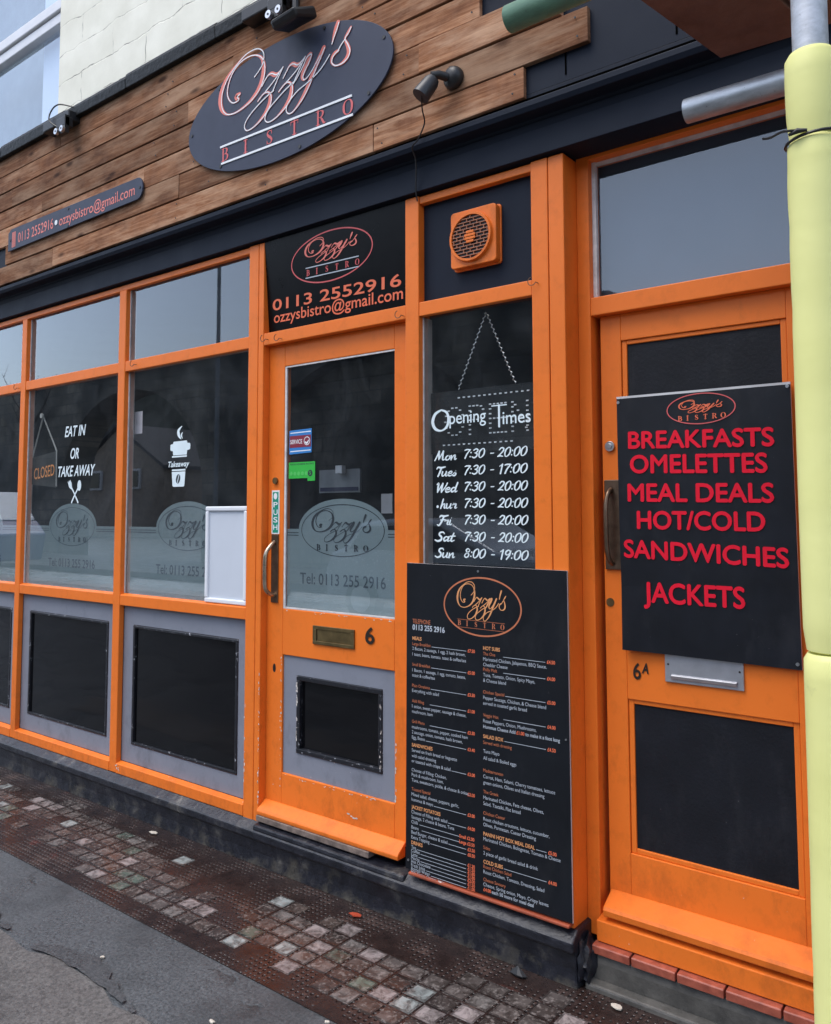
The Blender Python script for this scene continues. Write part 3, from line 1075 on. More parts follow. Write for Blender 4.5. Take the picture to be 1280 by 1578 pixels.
for i in range(-72, 60):
    for j in range(6):
        x = 0.455 + i * PX
        y = -0.500 + j * PY
        if j == 5 and rr.random() < 0.8:
            continue
        cl = clump(x, y, 1.0) + (0.25 if 1 <= j <= 3 else -0.35)
        k = rr.random()
        if cl < rr.uniform(-1.0, 0.0) and k < 0.86:
            continue
        if k < 0.20:
            c = (0.055, 0.044, 0.040)
        elif k < 0.52:
            c = (0.115, 0.096, 0.088)
        elif k < 0.66:
            c = (0.17, 0.155, 0.145)
        elif k < 0.78:
            c = (0.10, 0.135, 0.108)
        elif k < 0.87:
            c = (0.34, 0.29, 0.28)
        elif k < 0.94:
            c = (0.10, 0.075, 0.064)
        else:
            c = (0.30, 0.33, 0.32)
        f = rr.uniform(0.75, 1.2)
        c = tuple(a * f * 0.85 for a in c)
        t, u = rr.uniform(-0.0005, 0.0005), rr.uniform(-0.0005, 0.0005)
        g, e = 0.004, 0.011
        z, b = GZ - 0.0012, GZ - 0.02
        x1, y1 = x + PX, y + PY
        o4 = [(x + g, y + g, z + t), (x1 - g, y + g, z + u), (x1 - g, y1 - g, z - t), (x + g, y1 - g, z - u)]
        i4 = [(x + e, y + e, z + t + .0006), (x1 - e, y + e, z + u + .0006), (x1 - e, y1 - e, z - t + .0006), (x + e, y1 - e, z - u + .0006)]
        rim = tuple(a * 0.45 for a in c)
        for q in range(4):
            r_ = (q + 1) % 4
            m.face([o4[q], o4[r_], i4[r_], i4[q]], 0, rim)
            m.face([(o4[q][0], o4[q][1], b), (o4[r_][0], o4[r_][1], b), o4[r_], o4[q]], 0, rim)
        m.face(i4, 0, c)
obj("pavement_light_tiles", m, TILE, kind="structure")

# ------------------------------------------------------------------ the shop building
shop = thing("shop_building", "orange shop front with dark signs, timber cladding and a cream stone upper wall", "building", (0, 0, 0))

# upper wall in cream painted stone, with the sash window opening on the left (x < -1.83)
m = MB()
m.box(-1.83, 5.5, 0.02, 0.5, 3.45, 6.5)
m.box(-6, -3.4, 0.02, 0.5, 3.45, 6.5)
m.box(-3.4, -1.83, 0.02, 0.5, 5.6, 6.5)
obj("upper_wall", m, CREAM, shop, bevel=0.008)
win = part("sash_window", shop)
m = MB()
m.box(-3.4, -1.832, 0.10, 0.16, 4.41, 4.475)
m.box(-3.4, -1.832, 0.085, 0.16, 4.482, 4.55)
m.box(-3.4, -1.832, 0.11, 0.16, 3.45, 3.56)
m.box(-1.87, -1.832, 0.11, 0.16, 3.56, 4.408)
obj_split("window_frame", m, UPVC, win, bevel=0.006)
m = MB()
m.face([(-3.4, 0.14, 3.5), (-1.84, 0.14, 3.5), (-1.84, 0.14, 5.6), (-3.4, 0.14, 5.6)])
obj("pane", m, GLASS, win)
m = MB()
m.box(-2.36, -1.84, 0.20, 0.21, 3.5, 5.6)
obj("blind", m, BLIND, win)
m = MB()
m.box(-3.4, -2.362, 0.36, 0.37, 3.5, 5.6)
obj("curtain", m, plain("grey_curtain", (0.18, 0.22, 0.25), 0.8), win)

# black rounded lead flashing along the top of the cladding
m = MB()
prof = []
for i in range(9):
    a = R(180 - i * 22.5)
    prof.append((-0.085 + 0.045 * math.cos(a), 3.595 + 0.035 * math.sin(a)))
prof += [(-0.02, 3.545), (-0.125, 3.545)]
bx = [-6, -3, -2.2, -1.5, -0.9, -0.2, 0.2, 0.6, 1.2, 1.3]
for k_, (a, b) in enumerate(zip(bx[:-1], bx[1:])):
    dz_ = (0.006, -0.004, 0.002, -0.003, 0.005, 0.0, 0.003, -0.002, 0.0)[k_]
    m.prism_x([(y_, z_ + dz_ * (z_ > 3.55)) for y_, z_ in prof], a + 0.001, b)
obj("roof_flashing", m, plain("weathered_lead", (0.0065, 0.0075, 0.0078), 0.5, 0.6, 30, bump=1.0, bscale=40, spec=0.25), shop, bevel=0.004)

# backing board behind the cladding, lip, soffit and fascia board
m = MB()
m.box(-6, 5.5, -0.072, 0.02, 2.80, 3.545)
obj("backing_board", m, NAVY, shop)
m = MB()
for x in (1.50, 1.86):
    m.box(x, x + 0.006, -0.0735, -0.073, 2.82, 3.2 if x > 1.6 else 2.95)
m.box(-6, 3.2, -0.0755, -0.072, 2.777, 2.785)
obj_split("board_joint", m, plain("dark_joint", (0.002, 0.002, 0.002), 0.95, spec=0.0), shop)
m = MB()
m.prism_x([(-0.088, 2.752), (-0.088, 2.770), (-0.072, 2.776), (-0.072, 2.7995), (0.0, 2.7995), (0.0, 2.725), (-0.02, 2.722), (-0.03, 2.735), (-0.08, 2.737)], -6, 5.5)
m.prism_x([(-0.022, 2.612), (-0.022, 2.70), (-0.03, 2.7215), (0.1, 2.7215), (0.1, 2.612)], -6, 5.5)
obj("cornice", m, NAVY, shop, bevel=0.002)

# timber cladding
m = MB()
rows = [(2.783, 2.887, 1.36), (2.893, 3.005, 1.592), (3.011, 3.119, 1.50), (3.125, 3.227, 1.19), (3.233, 3.334, 1.33), (3.340, 3.439, 1.28), (3.445, 3.546, 1.30)]
rb = random.Random(5)
for ri, (z0, z1, xe) in enumerate(rows):
    x = -6.0 if ri != 1 else -2.165
    xs = [x]
    while True:
        nx = xs[-1] + rb.uniform(1.3, 2.6)
        if nx > xe - 0.5:
            break
        xs.append(nx)
    xs.append(xe)
    for a, b in zip(xs[:-1], xs[1:]):
        t = rb.uniform(0.018, 0.028)
        c = (rb.random(), rb.random(), rb.random())
        e0, e1 = rb.uniform(-.0015, .0015), rb.uniform(-.0015, .0015)
        d = rb.uniform(-0.003, 0.001)
        m.hexa([(a + .001, -0.0725 - t, z0 + e0), (b - .001, -0.0725 - t, z0 + e1), (b - .001, -0.0728, z0 + e1), (a + .001, -0.0728, z0 + e0),
                (a + .001, -0.0725 - t + d, z1 + e0), (b - .001, -0.0725 - t + d, z1 + e1), (b - .001, -0.0728, z1 + e1), (a + .001, -0.0728, z1 + e0)], 0, c)
obj("timber_cladding", m, TIMBER, shop, bevel=0.002)
m = MB()
for ri, (z0, z1, xe) in enumerate(rows):
    for dz in (0.022, 0.085):
        m.disc(xe - 0.035 + rb.uniform(-.008, .008), z0 + dz, 0.0035, -0.1012, -0.0985, 0, 8)
        for k_ in range(3):
            m.disc(xe - 0.62 * (k_ + 1) + rb.uniform(-.02, .02), z0 + dz + rb.uniform(-.006, .006), 0.0032, -0.1012, -0.0985, 0, 8)
obj_split("nail_head", m, BLACKM, shop)

# orange joinery ---------------------------------------------------------
posts = [(-4.15, -4.09), (-3.138, -3.084), (-2.123, -2.069), (-1.108, -1.048)]
m = MB()
for a, b in posts:
    m.box(a, b, 0.0, 0.0285, 0.15, 2.575)
m.box(-0.096, -0.0345, 0.0, 0.07, 0.138, 2.606)
m.box(-0.0325, 0.0, 0.0008, 0.07, 0.138, 2.606)
m.box(0.787, 0.850, 0.0, 0.07, 0.165, 2.606)
m.box(1.3275, 1.3905, 0.0, 0.07, 0.15, 2.606)
m.box(1.393, 1.449, 0.0012, 0.125, 0.125, 2.606)
obj_split("frame_post", m, ORANGE, shop, bevel=0.003)
m = MB()
bays = [(-4.09, -3.138), (-3.084, -2.123), (-2.069, -1.108), (-1.048, -0.096)]
for a, b in bays:
    a += .0003
    b -= .0003
    m.box(a, b, 0.002, 0.0285, 2.150, 2.203)
    m.prism_x([(0.0015, 0.970), (0.0015, 1.022), (0.0285, 1.029), (0.0285, 0.970)], a, b)
    m.prism_x([(-0.002, 0.150), (-0.002, 0.197), (0.0285, 0.206), (0.0285, 0.150)], a, b)
m.box(-4.15, -0.0965, 0.004, 0.0285, 2.5755, 2.604)
m.box(0.0005, 0.7865, 0.002, 0.07, 2.150, 2.2025)
m.box(0.8505, 1.327, 0.002, 0.0285, 2.150, 2.2025)
m.box(0.8505, 1.327, 0.006, 0.0345, 2.5755, 2.604)
m.box(0.8505, 1.327, 0.002, 0.0285, 1.02, 1.06)
obj_split("frame_rail", m, ORANGE, shop, bevel=0.003)
m = MB()
m.prism_x([(-0.030, 0.157), (-0.030, 0.166), (0.03, 0.174), (0.03, 0.157)], 0.8205, 1.447)
obj("window_ledge", m, paint("faded_red_ledge", (0.34, 0.075, 0.035), chips=0.9, dirt=0.9), shop, bevel=0.003)
# grey unpainted inner side of the frame, seen through the glass
m = MB()
for a, b in posts:
    m.box(a + .002, b - .001, 0.034, 0.062, 0.97, 2.6)
m.box(0.80, 0.849, 0.0705, 0.085, 1.0, 2.15)
m.box(0.8505, 0.8515, 0.034, 0.078, 1.06, 2.15)
for a, b in bays:
    m.box(a, b, 0.034, 0.078, 2.16, 2.195)
obj_split("inner_frame", m, INTFRAME, shop)
m = MB()
for a, b in posts:
    m.box(b, b + 0.006, 0.0245, 0.0285, 1.03, 2.149)
    m.box(b, b + 0.004, 0.0245, 0.0285, 2.204, 2.574)
m.box(0.8505, 0.855, 0.0245, 0.0285, 1.06, 2.149)
obj_split("putty_line", m, PUTTY, shop)
m = MB()
m.box(0.8505, 1.327, 0.0015, 0.07, 0.1765, 1.0195)
obj("lower_panel", m, ORANGE, shop)

# plinth below the frame with its worn ledge
m = MB()
for a, b in ((-6, 1.462),):
    m.prism_x([(-0.012, GZ - 0.03), (-0.010, 0.03), (-0.018, 0.082), (-0.036, 0.090), (-0.037, 0.120), (0.0, 0.1485), (0.12, 0.1485), (0.12, GZ - 0.03)], a, b)
m.prism_x([(-0.034, 0.1245), (-0.03, 0.146), (0.03, 0.152), (0.03, 0.1245)], 0.002, 0.80)
obj("plinth", m, PLINTH, shop, bevel=0.006)

# stall riser panels: grey surround, chipped black beading, glossy black sheet
for i, (a, b) in enumerate(bays[1:]):
    sp = part("stall_panel", shop)
    m = MB()
    x0, x1 = a + 0.085, b - 0.075
    z0, z1 = 0.295, 0.878
    m.box(a + .0005, b - .0005, 0.0295, 0.045, z1, 0.9695)
    m.box(a + .0005, b - .0005, 0.0295, 0.045, 0.2065, z0)
    m.box(a + .0005, x0, 0.0295, 0.045, z0, z1)
    m.box(x1, b - .0005, 0.0295, 0.045, z0, z1)
    obj_split("panel_surround", m, GREYP, sp)
    m = MB()
    w = 0.016
    m.prism_x([(0.0245, z1 - w), (0.0245, z1 - 0.006), (0.03, z1 - .0005), (0.044, z1 - .0005), (0.044, z1 - w)], x0 + .0005, x1 - .0005)
    m.prism_x([(0.0245, z0 + w), (0.044, z0 + w), (0.044, z0 + .0005), (0.03, z0 + .0005), (0.0245, z0 + 0.006)], x0 + .0005, x1 - .0005)
    m.box(x0 + .0005, x0 + w, 0.025, 0.044, z0 + w, z1 - w)
    m.box(x1 - w, x1 - .0005, 0.025, 0.044, z0 + w, z1 - w)
    obj_split("panel_beading", m, BEAD, sp, bevel=0.002)
    m = MB()
    m.face([(x0 + w, 0.036, z0 + w), (x1 - w, 0.036, z0 + w), (x1 - w, 0.036, z1 - w), (x0 + w, 0.036, z1 - w)])
    obj("panel_sheet", m, BLKGLASS, sp)


def film_shape(mb, xl, xr, zb, zt, cx, cz, a, b, y):
    t = (zt - cz) / b
    x = a * math.sqrt(max(0, 1 - t * t))
    t0 = math.asin(t)
    pts = [(xl, zb), (xr, zb), (xr, zt), (cx + x, zt)]
    for i in range(1, 32):
        th = t0 + (math.pi - 2 * t0) * i / 32
        pts.append((cx + a * math.cos(th), cz + b * math.sin(th)))
    pts += [(cx - x, zt), (xl, zt)]
    mb.flat(pts, y)


def film_set(parent, xl, xr, zb, cx, tel, y, yl, CL=None):
    """frosted film with its oval head, and dark decal lettering in place of clear cut-outs"""
    m = MB()
    film_shape(m, xl, xr, zb, 1.361, cx, 1.357, 0.243, 0.127, y)
    obj("frosted_film", m, FILM, parent)
    m = MB()
    ring(m, cx, 1.357, 0.226, 0.105, 0.0032, yl)
    for z in (1.344, 1.333):
        m.flat([(xl, z), (cx - 0.243, z), (cx - 0.243, z + .0032), (xl, z + .0032)], yl)
        m.flat([(cx + 0.243, z), (xr, z), (xr, z + .0032), (cx + 0.243, z + .0032)], yl)
    obj("film_line", m, CL or DARKL, parent)
    m = MB()
    script_word(m, cx - 0.162, cx + 0.158, 1.308, 1.444, yl, 0, 1.2, 0.0010)
    serif_word(m, "BISTRO", cx - 0.137, cx + 0.142, 1.276, 1.277, 0.0225, yl, 0, 1.1, 1.7)
    obj("film_logo", m, CL or DARKL, parent)
    m = MB()
    text(m, "Tel: 0113 255 2916", tel[0], tel[1], 1.137, 0.044, yl, 0, 0.006)
    obj("film_lettering", m, DARKL2, parent)


# shop windows and their upper lights
for i, (a, b) in enumerate(bays):
    up = part("upper_light", shop)
    m = MB()
    m.face([(a, 0.029, 2.2025), (b, 0.029, 2.2025), (b, 0.029, 2.576), (a, 0.029, 2.576)])
    obj("pane", m, GLASS, up)
    wd = part("shop_window", shop)
    m = MB()
    m.face([(a, 0.029, 1.026), (b, 0.029, 1.026), (b, 0.029, 2.1505), (a, 0.029, 2.1505)])
    obj("pane", m, GLASS, wd)
    cx = {0: -3.61, 1: -2.60, 2: -1.572, 3: -0.556}[i]
    film_set(wd, a + 0.012, b - 0.004, 1.031, cx, (cx - 0.238, cx + 0.236), 0.0335, 0.0325, DARKL2)
    if i == 2:
        m = MB()
        yv = 0.0275
        text(m, "EAT IN", -1.662, -1.447, 1.853, 0.056, yv, 0, 0.018, 0.25)
        obj("window_lettering", m, VINYLW, wd)
        m = MB()
        text(m, "OR", -1.597, -1.512, 1.729, 0.056, yv, 0, 0.018, 0.25)
        obj("window_lettering", m, VINYLW, wd)
        m = MB()
        text(m, "TAKE AWAY", -1.722, -1.345, 1.633, 0.056, yv, 0, 0.018, 0.25)
        obj("window_lettering", m, VINYLW, wd)
        m = MB()
        m.ribbon([(-1.508, 1.489, .012), (-1.545, 1.535, .010), (-1.575, 1.568, .010)], yv)
        m.ribbon([(-1.575, 1.565, .012), (-1.588, 1.580, .030), (-1.592, 1.590, .032)], yv - .0002)
        for q in (-0.011, 0.0, 0.011):
            m.ribbon([(-1.590 + q, 1.585 + q * .4, .007), (-1.603 + q, 1.606 + q * .4, .006)], yv - .0004, 0, 1)
        m.ribbon([(-1.572, 1.489, .012), (-1.54, 1.530, .010), (-1.512, 1.562, .011)], yv - .0006)
        m.plate(ellipse(-1.497, 1.580, 0.019, 0.029, 20), yv - .0009, yv - .0008)
        obj("fork_and_spoon", m, VINYLW, wd)
    if i == 3:
        m = MB()
        yv = 0.0275

        def q(u, v):
            return (-0.687 + (u - 350) * 0.00131, 1.771 - (v - 500) * 0.000748)
        m.flat([q(*p) for p in reversed([(368, 500), (446, 498), (450, 514), (464, 516), (467, 522), (467, 552), (462, 557), (450, 560), (447, 588), (367, 588),
                                 (364, 560), (353, 558), (349, 552), (349, 522), (353, 517), (365, 514)])], yv)
        m.flat([q(*p) for p in reversed([(360, 592), (448, 592), (448, 602), (360, 602)])], yv)
        text(m, "Takeaway", q(338, 0)[0], q(464, 0)[0], q(0, 662)[1], 0.026, yv, 0, 0.02, 0.3)
        m.flat([q(*p) for p in reversed([(361, 678), (441, 678), (441, 689), (361, 689)])], yv)
        m.flat([q(*p) for p in reversed([(360, 694), (441, 694), (436, 786), (430, 790), (372, 790), (366, 786)])], yv)
        s1 = [(*q(416, 405), .004), (*q(396, 432), .017), (*q(400, 462), .019), (*q(412, 486), .004)]
        m.ribbon(s1, yv)
        m.ribbon([(*q(420, 446), .004), (*q(414, 462), .010), (*q(420, 482), .004)], yv - .0002)
        obj("cup_decal", m, VINYLW, wd)
        m = MB()
        c0 = q(399, 740)
        pts = []
        for t in range(24):
            th = 2 * math.pi * t / 24
            ex, ez = 0.0165 * math.cos(th), 0.0235 * math.sin(th)
            pts.append((c0[0] + ex * .94 + ez * .34, c0[1] - ex * .34 + ez * .94))
        m.flat(pts, yv - .0004)
        obj("cup_bean", m, DARKL, wd)
        m = MB()
        m.ribbon([(c0[0] - .007, c0[1] - .022, .004), (c0[0] + .001, c0[1], .005), (c0[0] + .008, c0[1] + .021, .004)], yv - .0007)
        obj("bean_crease", m, VINYLW, wd)

# panel over the right hand window
m = MB()
m.box(0.8505, 1.327, 0.035, 0.06, 2.203, 2.575)
obj("upper_panel", m, NAVY, shop)
ow = part("shop_window", shop)
m = MB()
m.face([(0.8505, 0.029, 1.06), (1.327, 0.029, 1.06), (1.327, 0.029, 2.1505), (0.8505, 0.029, 2.1505)])
obj("pane", m, GLASS, ow)
m = MB()
yv = 0.0272
# heading: a big drawn O, small letters, a tall thin T
m.ribbon([(0.932, 1.798, .006), (0.905, 1.785, .011), (0.893, 1.757, .013), (0.905, 1.731, .011), (0.932, 1.723, .006), (0.956, 1.736, .010), (0.964, 1.764, .011),
          (0.955, 1.788, .009), (0.932, 1.798, .006)], yv)
text(m, "pening", 0.968, 1.124, 1.744, 0.044, yv, 0, 0.005)
m.ribbon([(1.148, 1.795, .004), (1.208, 1.795, .004)], yv, 0, 1)
m.ribbon([(1.178, 1.795, .008), (1.178, 1.722, .008)], yv - .0002, 0, 1)
text(m, "imes", 1.192, 1.302, 1.729, 0.044, yv, 0, 0.005)
obj("heading_lettering", m, VINYLW, ow)
days = [("Mon", "7:30", "20:00", 1.6185), ("Tues", "7:30", "17:00", 1.561), ("Wed", "7:30", "20:00", 1.503), ("hur", "7:30", "20:00", 1.445),
        ("Fri", "7:30", "20:00", 1.387), ("Sat", "7:30", "20:00", 1.328), ("Sun", "8:00", "19:00", 1.270)]
for d, o_, c_, z in days:
    xa = 0.925 if d == "hur" else 0.902 if d not in ("Fri",) else 0.914
    xb = {"Fri": 0.975, "Sat": 0.983, "Sun": 0.985, "hur": 0.995}.get(d, 0.996)
    m = MB()
    brush(m, d, xa, xb + .004, z - 0.003, 0.033, yv, 0, 0.30, 1.1)
    brush(m, o_, 1.026, 1.119, z, 0.031, yv, 0, 0.28)
    m.flat([(1.140, z + .011), (1.155, z + .011), (1.157, z + .0145), (1.142, z + .0145)], yv)
    brush(m, c_, 1.169, 1.288, z - 0.001, 0.031, yv, 0, 0.28)
    if d == "hur":
        m.disc(0.914, 1.4485, 0.005, yv - .0003, yv)
    obj("hours_lettering", m, VINYLW, ow)

# door number 6 -----------------------------------------------------------
door = part("door", shop)
door["label"] = "orange glazed door numbered 6 with a grey lower panel"
m = MB()
y0, y1 = 0.037, 0.075
m.box(0.0005, 0.098, y0, y1, 0.215, 2.1495)
m.box(0.704, 0.7865, y0, y1, 0.215, 2.1495)
m.box(0.098, 0.704, y0, y1, 2.053, 2.1495)
m.box(0.098, 0.704, y0, y1, 0.838, 1.028)
m.box(0.098, 0.704, y0, y1, 0.215, 0.357)
obj("door_leaf", m, ORANGE, door, bevel=0.003)
m = MB()
m.prism_x([(-0.010, 0.180), (-0.012, 0.196), (-0.004, 0.206), (0.036, 0.236), (0.0365, 0.180)], -0.0005 + .001, 0.757)
obj("weather_board", m, ORANGE, door, bevel=0.004)
m = MB()
m.prism_x([(-0.014, 0.156), (-0.014, 0.1795), (0.036, 0.1795), (0.036, 0.156)], 0.001, 0.62)
obj("worn_edge", m, plain("bare_grey_wood", (0.16, 0.12, 0.10), 0.8, 0.5, 30), door, bevel=0.003)
m = MB()
m.face([(0.0985, 0.046, 1.028), (0.7035, 0.046, 1.028), (0.7035, 0.046, 2.053), (0.0985, 0.046, 2.053)])
obj("pane", m, GLASS, door)
m = MB()
for (a, b, c, d) in ((0.0985, 0.108, 1.029, 2.052), (0.108, 0.703, 1.029, 1.0355), (0.108, 0.703, 2.0465, 2.0525)):
    m.box(a, b, 0.0395, 0.0455, c, d)
obj_split("glazing_putty", m, PUTTY, door)
film_set(door, 0.108, 0.703, 1.0355, 0.420, (0.188, 0.652), 0.0495, 0.0485)
m = MB()
m.box(0.0985, 0.7035, 0.046, 0.07, 0.762, 0.8378)
m.box(0.0985, 0.7035, 0.046, 0.07, 0.3572, 0.449)
m.box(0.0985, 0.178, 0.046, 0.07, 0.449, 0.762)
m.box(0.640, 0.7035, 0.046, 0.07, 0.449, 0.762)
obj("door_panel", m, GREYP, door)
m = MB()
w = 0.02
m.box(0.1785, 0.6395, 0.040, 0.066, 0.762 - w, 0.7615)
m.box(0.1785, 0.6395, 0.040, 0.066, 0.4495, 0.449 + w)
m.box(0.1785, 0.178 + w, 0.0405, 0.066, 0.449 + w, 0.762 - w)
m.box(0.640 - w, 0.6395, 0.0405, 0.066, 0.449 + w, 0.762 - w)
obj_split("panel_beading", m, BEAD, door, bevel=0.003)
m = MB()
m.face([(0.19, 0.058, 0.46), (0.63, 0.058, 0.46), (0.63, 0.058, 0.75), (0.19, 0.058, 0.75)])
obj("panel_sheet", m, BLKGLASS, door)
# letter box
m = MB()
for (a, b, c, d, yy) in ((0.281, 0.506, 0.960, 0.974, .030), (0.281, 0.506, 0.900, 0.914, .030), (0.281, 0.300, 0.914, 0.960, .030), (0.487, 0.506, 0.914, 0.960, .030)):
    m.box(a, b, yy, 0.0368, c, d)
m.box(0.3005, 0.4865, 0.034, 0.0366, 0.9145, 0.9595)
obj("letter_box", m, BRASS, door, bevel=0.002)
m = MB()
m.box(0.302, 0.3035, 0.0325, 0.0338, 0.917, 0.957)
text(m, "6", 0.561, 0.608, 0.929, 0.060, 0.0335, 0, 0.02)
for v in range(0):
    pass
obj("door_number", m, IRONB, door)
# pull handle on its plate
m = MB()
m.box(0.029, 0.071, 0.031, 0.0368, 1.050, 1.337)
obj("handle_plate", m, BRONZE, door, bevel=0.002)
m = MB()
m.tube(spline([(0.050, 0.031, 1.305), (0.050, 0.012, 1.292), (0.049, -0.014, 1.262), (0.048, -0.020, 1.22), (0.048, -0.020, 1.16), (0.048, -0.016, 1.112), (0.049, 0.008, 1.088), (0.050, 0.031, 1.080)], 5),
       0.0085, 10)
obj("handle", m, BRASSW, door, smooth=True)
m = MB()
m.disc(0.050, 1.565, 0.014, 0.028, 0.0368, 0, 18)
obj("lock_cylinder", m, BRASS, door)
m = MB()
m.disc(0.050, 0.778, 0.009, 0.0362, 0.0368, 0, 14, 0.018)
obj("keyhole", m, BLACKM, door)
# push label and window stickers
st = MB()
st.box(0.026, 0.073, 0.0355, 0.0368, 1.339, 1.524)
st.box(0.032, 0.0675, 0.0350, 0.0355, 1.344, 1.517, 1)
for k, ch in enumerate("PUSH"):
    text(st, ch, 0.037, 0.063, 1.452 - k * 0.032, 0.022, 0.0347, 0, 0.01)
st.plate(ellipse(0.049, 1.499, 0.011, 0.014, 14), 0.0345, 0.0349, 0)
obj("push_label", st, [WHITEL, TEALS], door)
st = MB()
st.hexa([(0.122, 0.0440, 1.674), (0.254, 0.0440, 1.678), (0.254, 0.0452, 1.678), (0.122, 0.0452, 1.674),
         (0.122, 0.0440, 1.775), (0.254, 0.0440, 1.778), (0.254, 0.0452, 1.778), (0.122, 0.0452, 1.775)], 0)
st.box(0.125, 0.251, 0.0434, 0.0438, 1.702, 1.752, 1)
text(st, "SERVICE", 0.128, 0.20, 1.718, 0.017, 0.0431, 2, 0.01)
ring(st, 0.228, 1.727, 0.018, 0.018, 0.003, 0.0430, 2, 24)
st.ribbon([(0.219, 1.722, .006), (0.228, 1.718, .008), (0.238, 1.729, .004)], 0.0428, 2)
st.flat([(0.128, 1.684), (0.25, 1.686), (0.25, 1.690), (0.128, 1.688)], 0.0436, 2)
st.flat([(0.128, 1.762), (0.25, 1.764), (0.25, 1.768), (0.128, 1.766)], 0.0436, 2)
obj("service_sticker", st, [BLUES, MAROON, WHITEL], door)
st = MB()
st.box(0.120, 0.275, 0.0440, 0.0452, 1.572, 1.640, 0)
st.box(0.232, 0.275, 0.0440, 0.0452, 1.560, 1.5718, 0)
text(st, "FOOD HYGIENE RATING", 0.127, 0.268, 1.628, 0.007, 0.0437, 1, 0.01)
for k in range(6):
    st.plate(ellipse(0.135 + k * 0.0225, 1.592, 0.0085 if k < 5 else .0135, 0.0085 if k < 5 else .0135, 14), 0.0434, 0.0438, 2 if k < 5 else 1)
text(st, "5", 0.243, 0.252, 1.586, 0.013, 0.0431, 0, 0.02)
obj("rating_sticker", st, [GREENT, DARKL, plain("pale_green_print", (0.08, 0.5, 0.1), 0.5)], door)

rc = random.Random(17)
m = MB()


def chip(x, y, z, sx, sz):
    n = rc.randint(5, 8)
    ph_ = rc.random() * 6
    m.face([(x + sx * rc.uniform(.55, 1) * math.cos(ph_ + 6.283 * k / n), y, z + sz * rc.uniform(.55, 1) * math.sin(ph_ + 6.283 * k / n)) for k in range(n)])


for _ in range(34):
    chip(rc.uniform(-0.006, -0.001), 0.0003, rc.uniform(0.22, 0.80), rc.uniform(.001, .004), rc.uniform(.002, .010))
for _ in range(10):
    chip(rc.uniform(-0.094, -0.089), -0.0006, rc.uniform(0.22, 0.62), rc.uniform(.001, .004), rc.uniform(.002, .014))
for _ in range(26):
    chip(rc.uniform(0.088, 0.097), 0.0362, rc.uniform(0.30, 0.84), rc.uniform(.001, .004), rc.uniform(.002, .008))
for _ in range(22):
    chip(rc.uniform(0.11, 0.70), 0.0362, rc.uniform(0.346, 0.356), rc.uniform(.002, .010), rc.uniform(.001, .003))
for _ in range(16):
    chip(rc.uniform(0.12, 0.69), 0.0362, rc.uniform(1.016, 1.027), rc.uniform(.002, .009), rc.uniform(.001, .003))
for _ in range(22):
    chip(rc.uniform(0.180, 0.186), 0.0397, rc.uniform(0.47, 0.74), rc.uniform(.002, .005), rc.uniform(.003, .013))
for _ in range(14):
    chip(rc.uniform(0.629, 0.637), 0.0397, rc.uniform(0.47, 0.70), rc.uniform(.001, .004), rc.uniform(.003, .010))
for x, z in ((0.475, 0.272), (0.49, 0.266), (0.503, 0.262), (0.515, 0.264)):
    chip(x, 0.0362, z, 0.010, 0.004)
for _ in range(9):
    chip(rc.uniform(0.707, 0.716), 0.0362, rc.uniform(0.33, 0.62), rc.uniform(.002, .005), rc.uniform(.004, .011))
for _ in range(8):
    chip(-1.046 + rc.uniform(0, .03), -0.0032, rc.uniform(0.165, 0.205), rc.uniform(.002, .007), rc.uniform(.002, .005))
obj("paint_chip", m, plain("bare_primer", (0.60, 0.55, 0.50), 0.7, 0.3, 40), shop, kind="stuff")

# recessed doorway of 6A ---------------------------------------------------
FY = 0.092


def LX(x):
    return 2.6846 + (x - 2.6846) * 1.0101


def LZ(z):
    return 1.4231 + (z - 1.4231) * 1.0101


DY = 0.125
m = MB()
m.box(1.4493, 1.494, FY, 0.2, 0.103, 2.62)
m.box(2.165, 2.24, FY, 0.2, 0.103, 2.62)
m.box(1.4943, 2.1647, FY + .001, 0.2, 2.071, 2.132)
m.box(1.4943, 2.1647, FY + .001, 0.2, 2.598, 2.62)
m.prism_x([(FY - 0.03, 0.103), (FY - 0.032, 0.166), (DY, 0.176), (0.2, 0.176), (0.2, 0.103)], 1.4943, 2.1647)
m.box(2.2403, 2.34, 0.0, 0.2, 0.0, 2.62)
obj_split("doorway_frame", m, ORANGE, shop, bevel=0.003)
m = MB()
m.box(2.3405, 5.5, 0.012, 0.3, -0.05, 2.62)
obj("side_wall", m, CREAM, shop)
fl = part("fanlight", shop)
m = MB()
m.face([(1.494, 0.135, 2.132), (2.165, 0.135, 2.132), (2.165, 0.135, 2.598), (1.494, 0.135, 2.598)])
obj("pane", m, GLASS, fl)
m = MB()
m.box(1.4943, 1.508, 0.118, 0.134, 2.1325, 2.5975)
m.box(1.508, 2.1645, 0.124, 0.134, 2.586, 2.5975)
obj_split("glazing_putty", m, PUTTY, fl)
dr = part("door", shop)
dr["label"] = "orange door numbered 6A with two matt black panels"
m = MB()
px0, px1 = LX(1.594), LX(2.094)
m.box(1.512, px0, DY, 0.165, 0.178, 2.0705)
m.box(px1, 2.1645, DY, 0.165, 0.178, 2.0705)
m.box(px0, px1, DY, 0.165, LZ(1.977), 2.0705)
m.box(px0, px1, DY, 0.165, LZ(0.845), LZ(1.10))
m.box(px0, px1, DY, 0.165, 0.178, LZ(0.378))
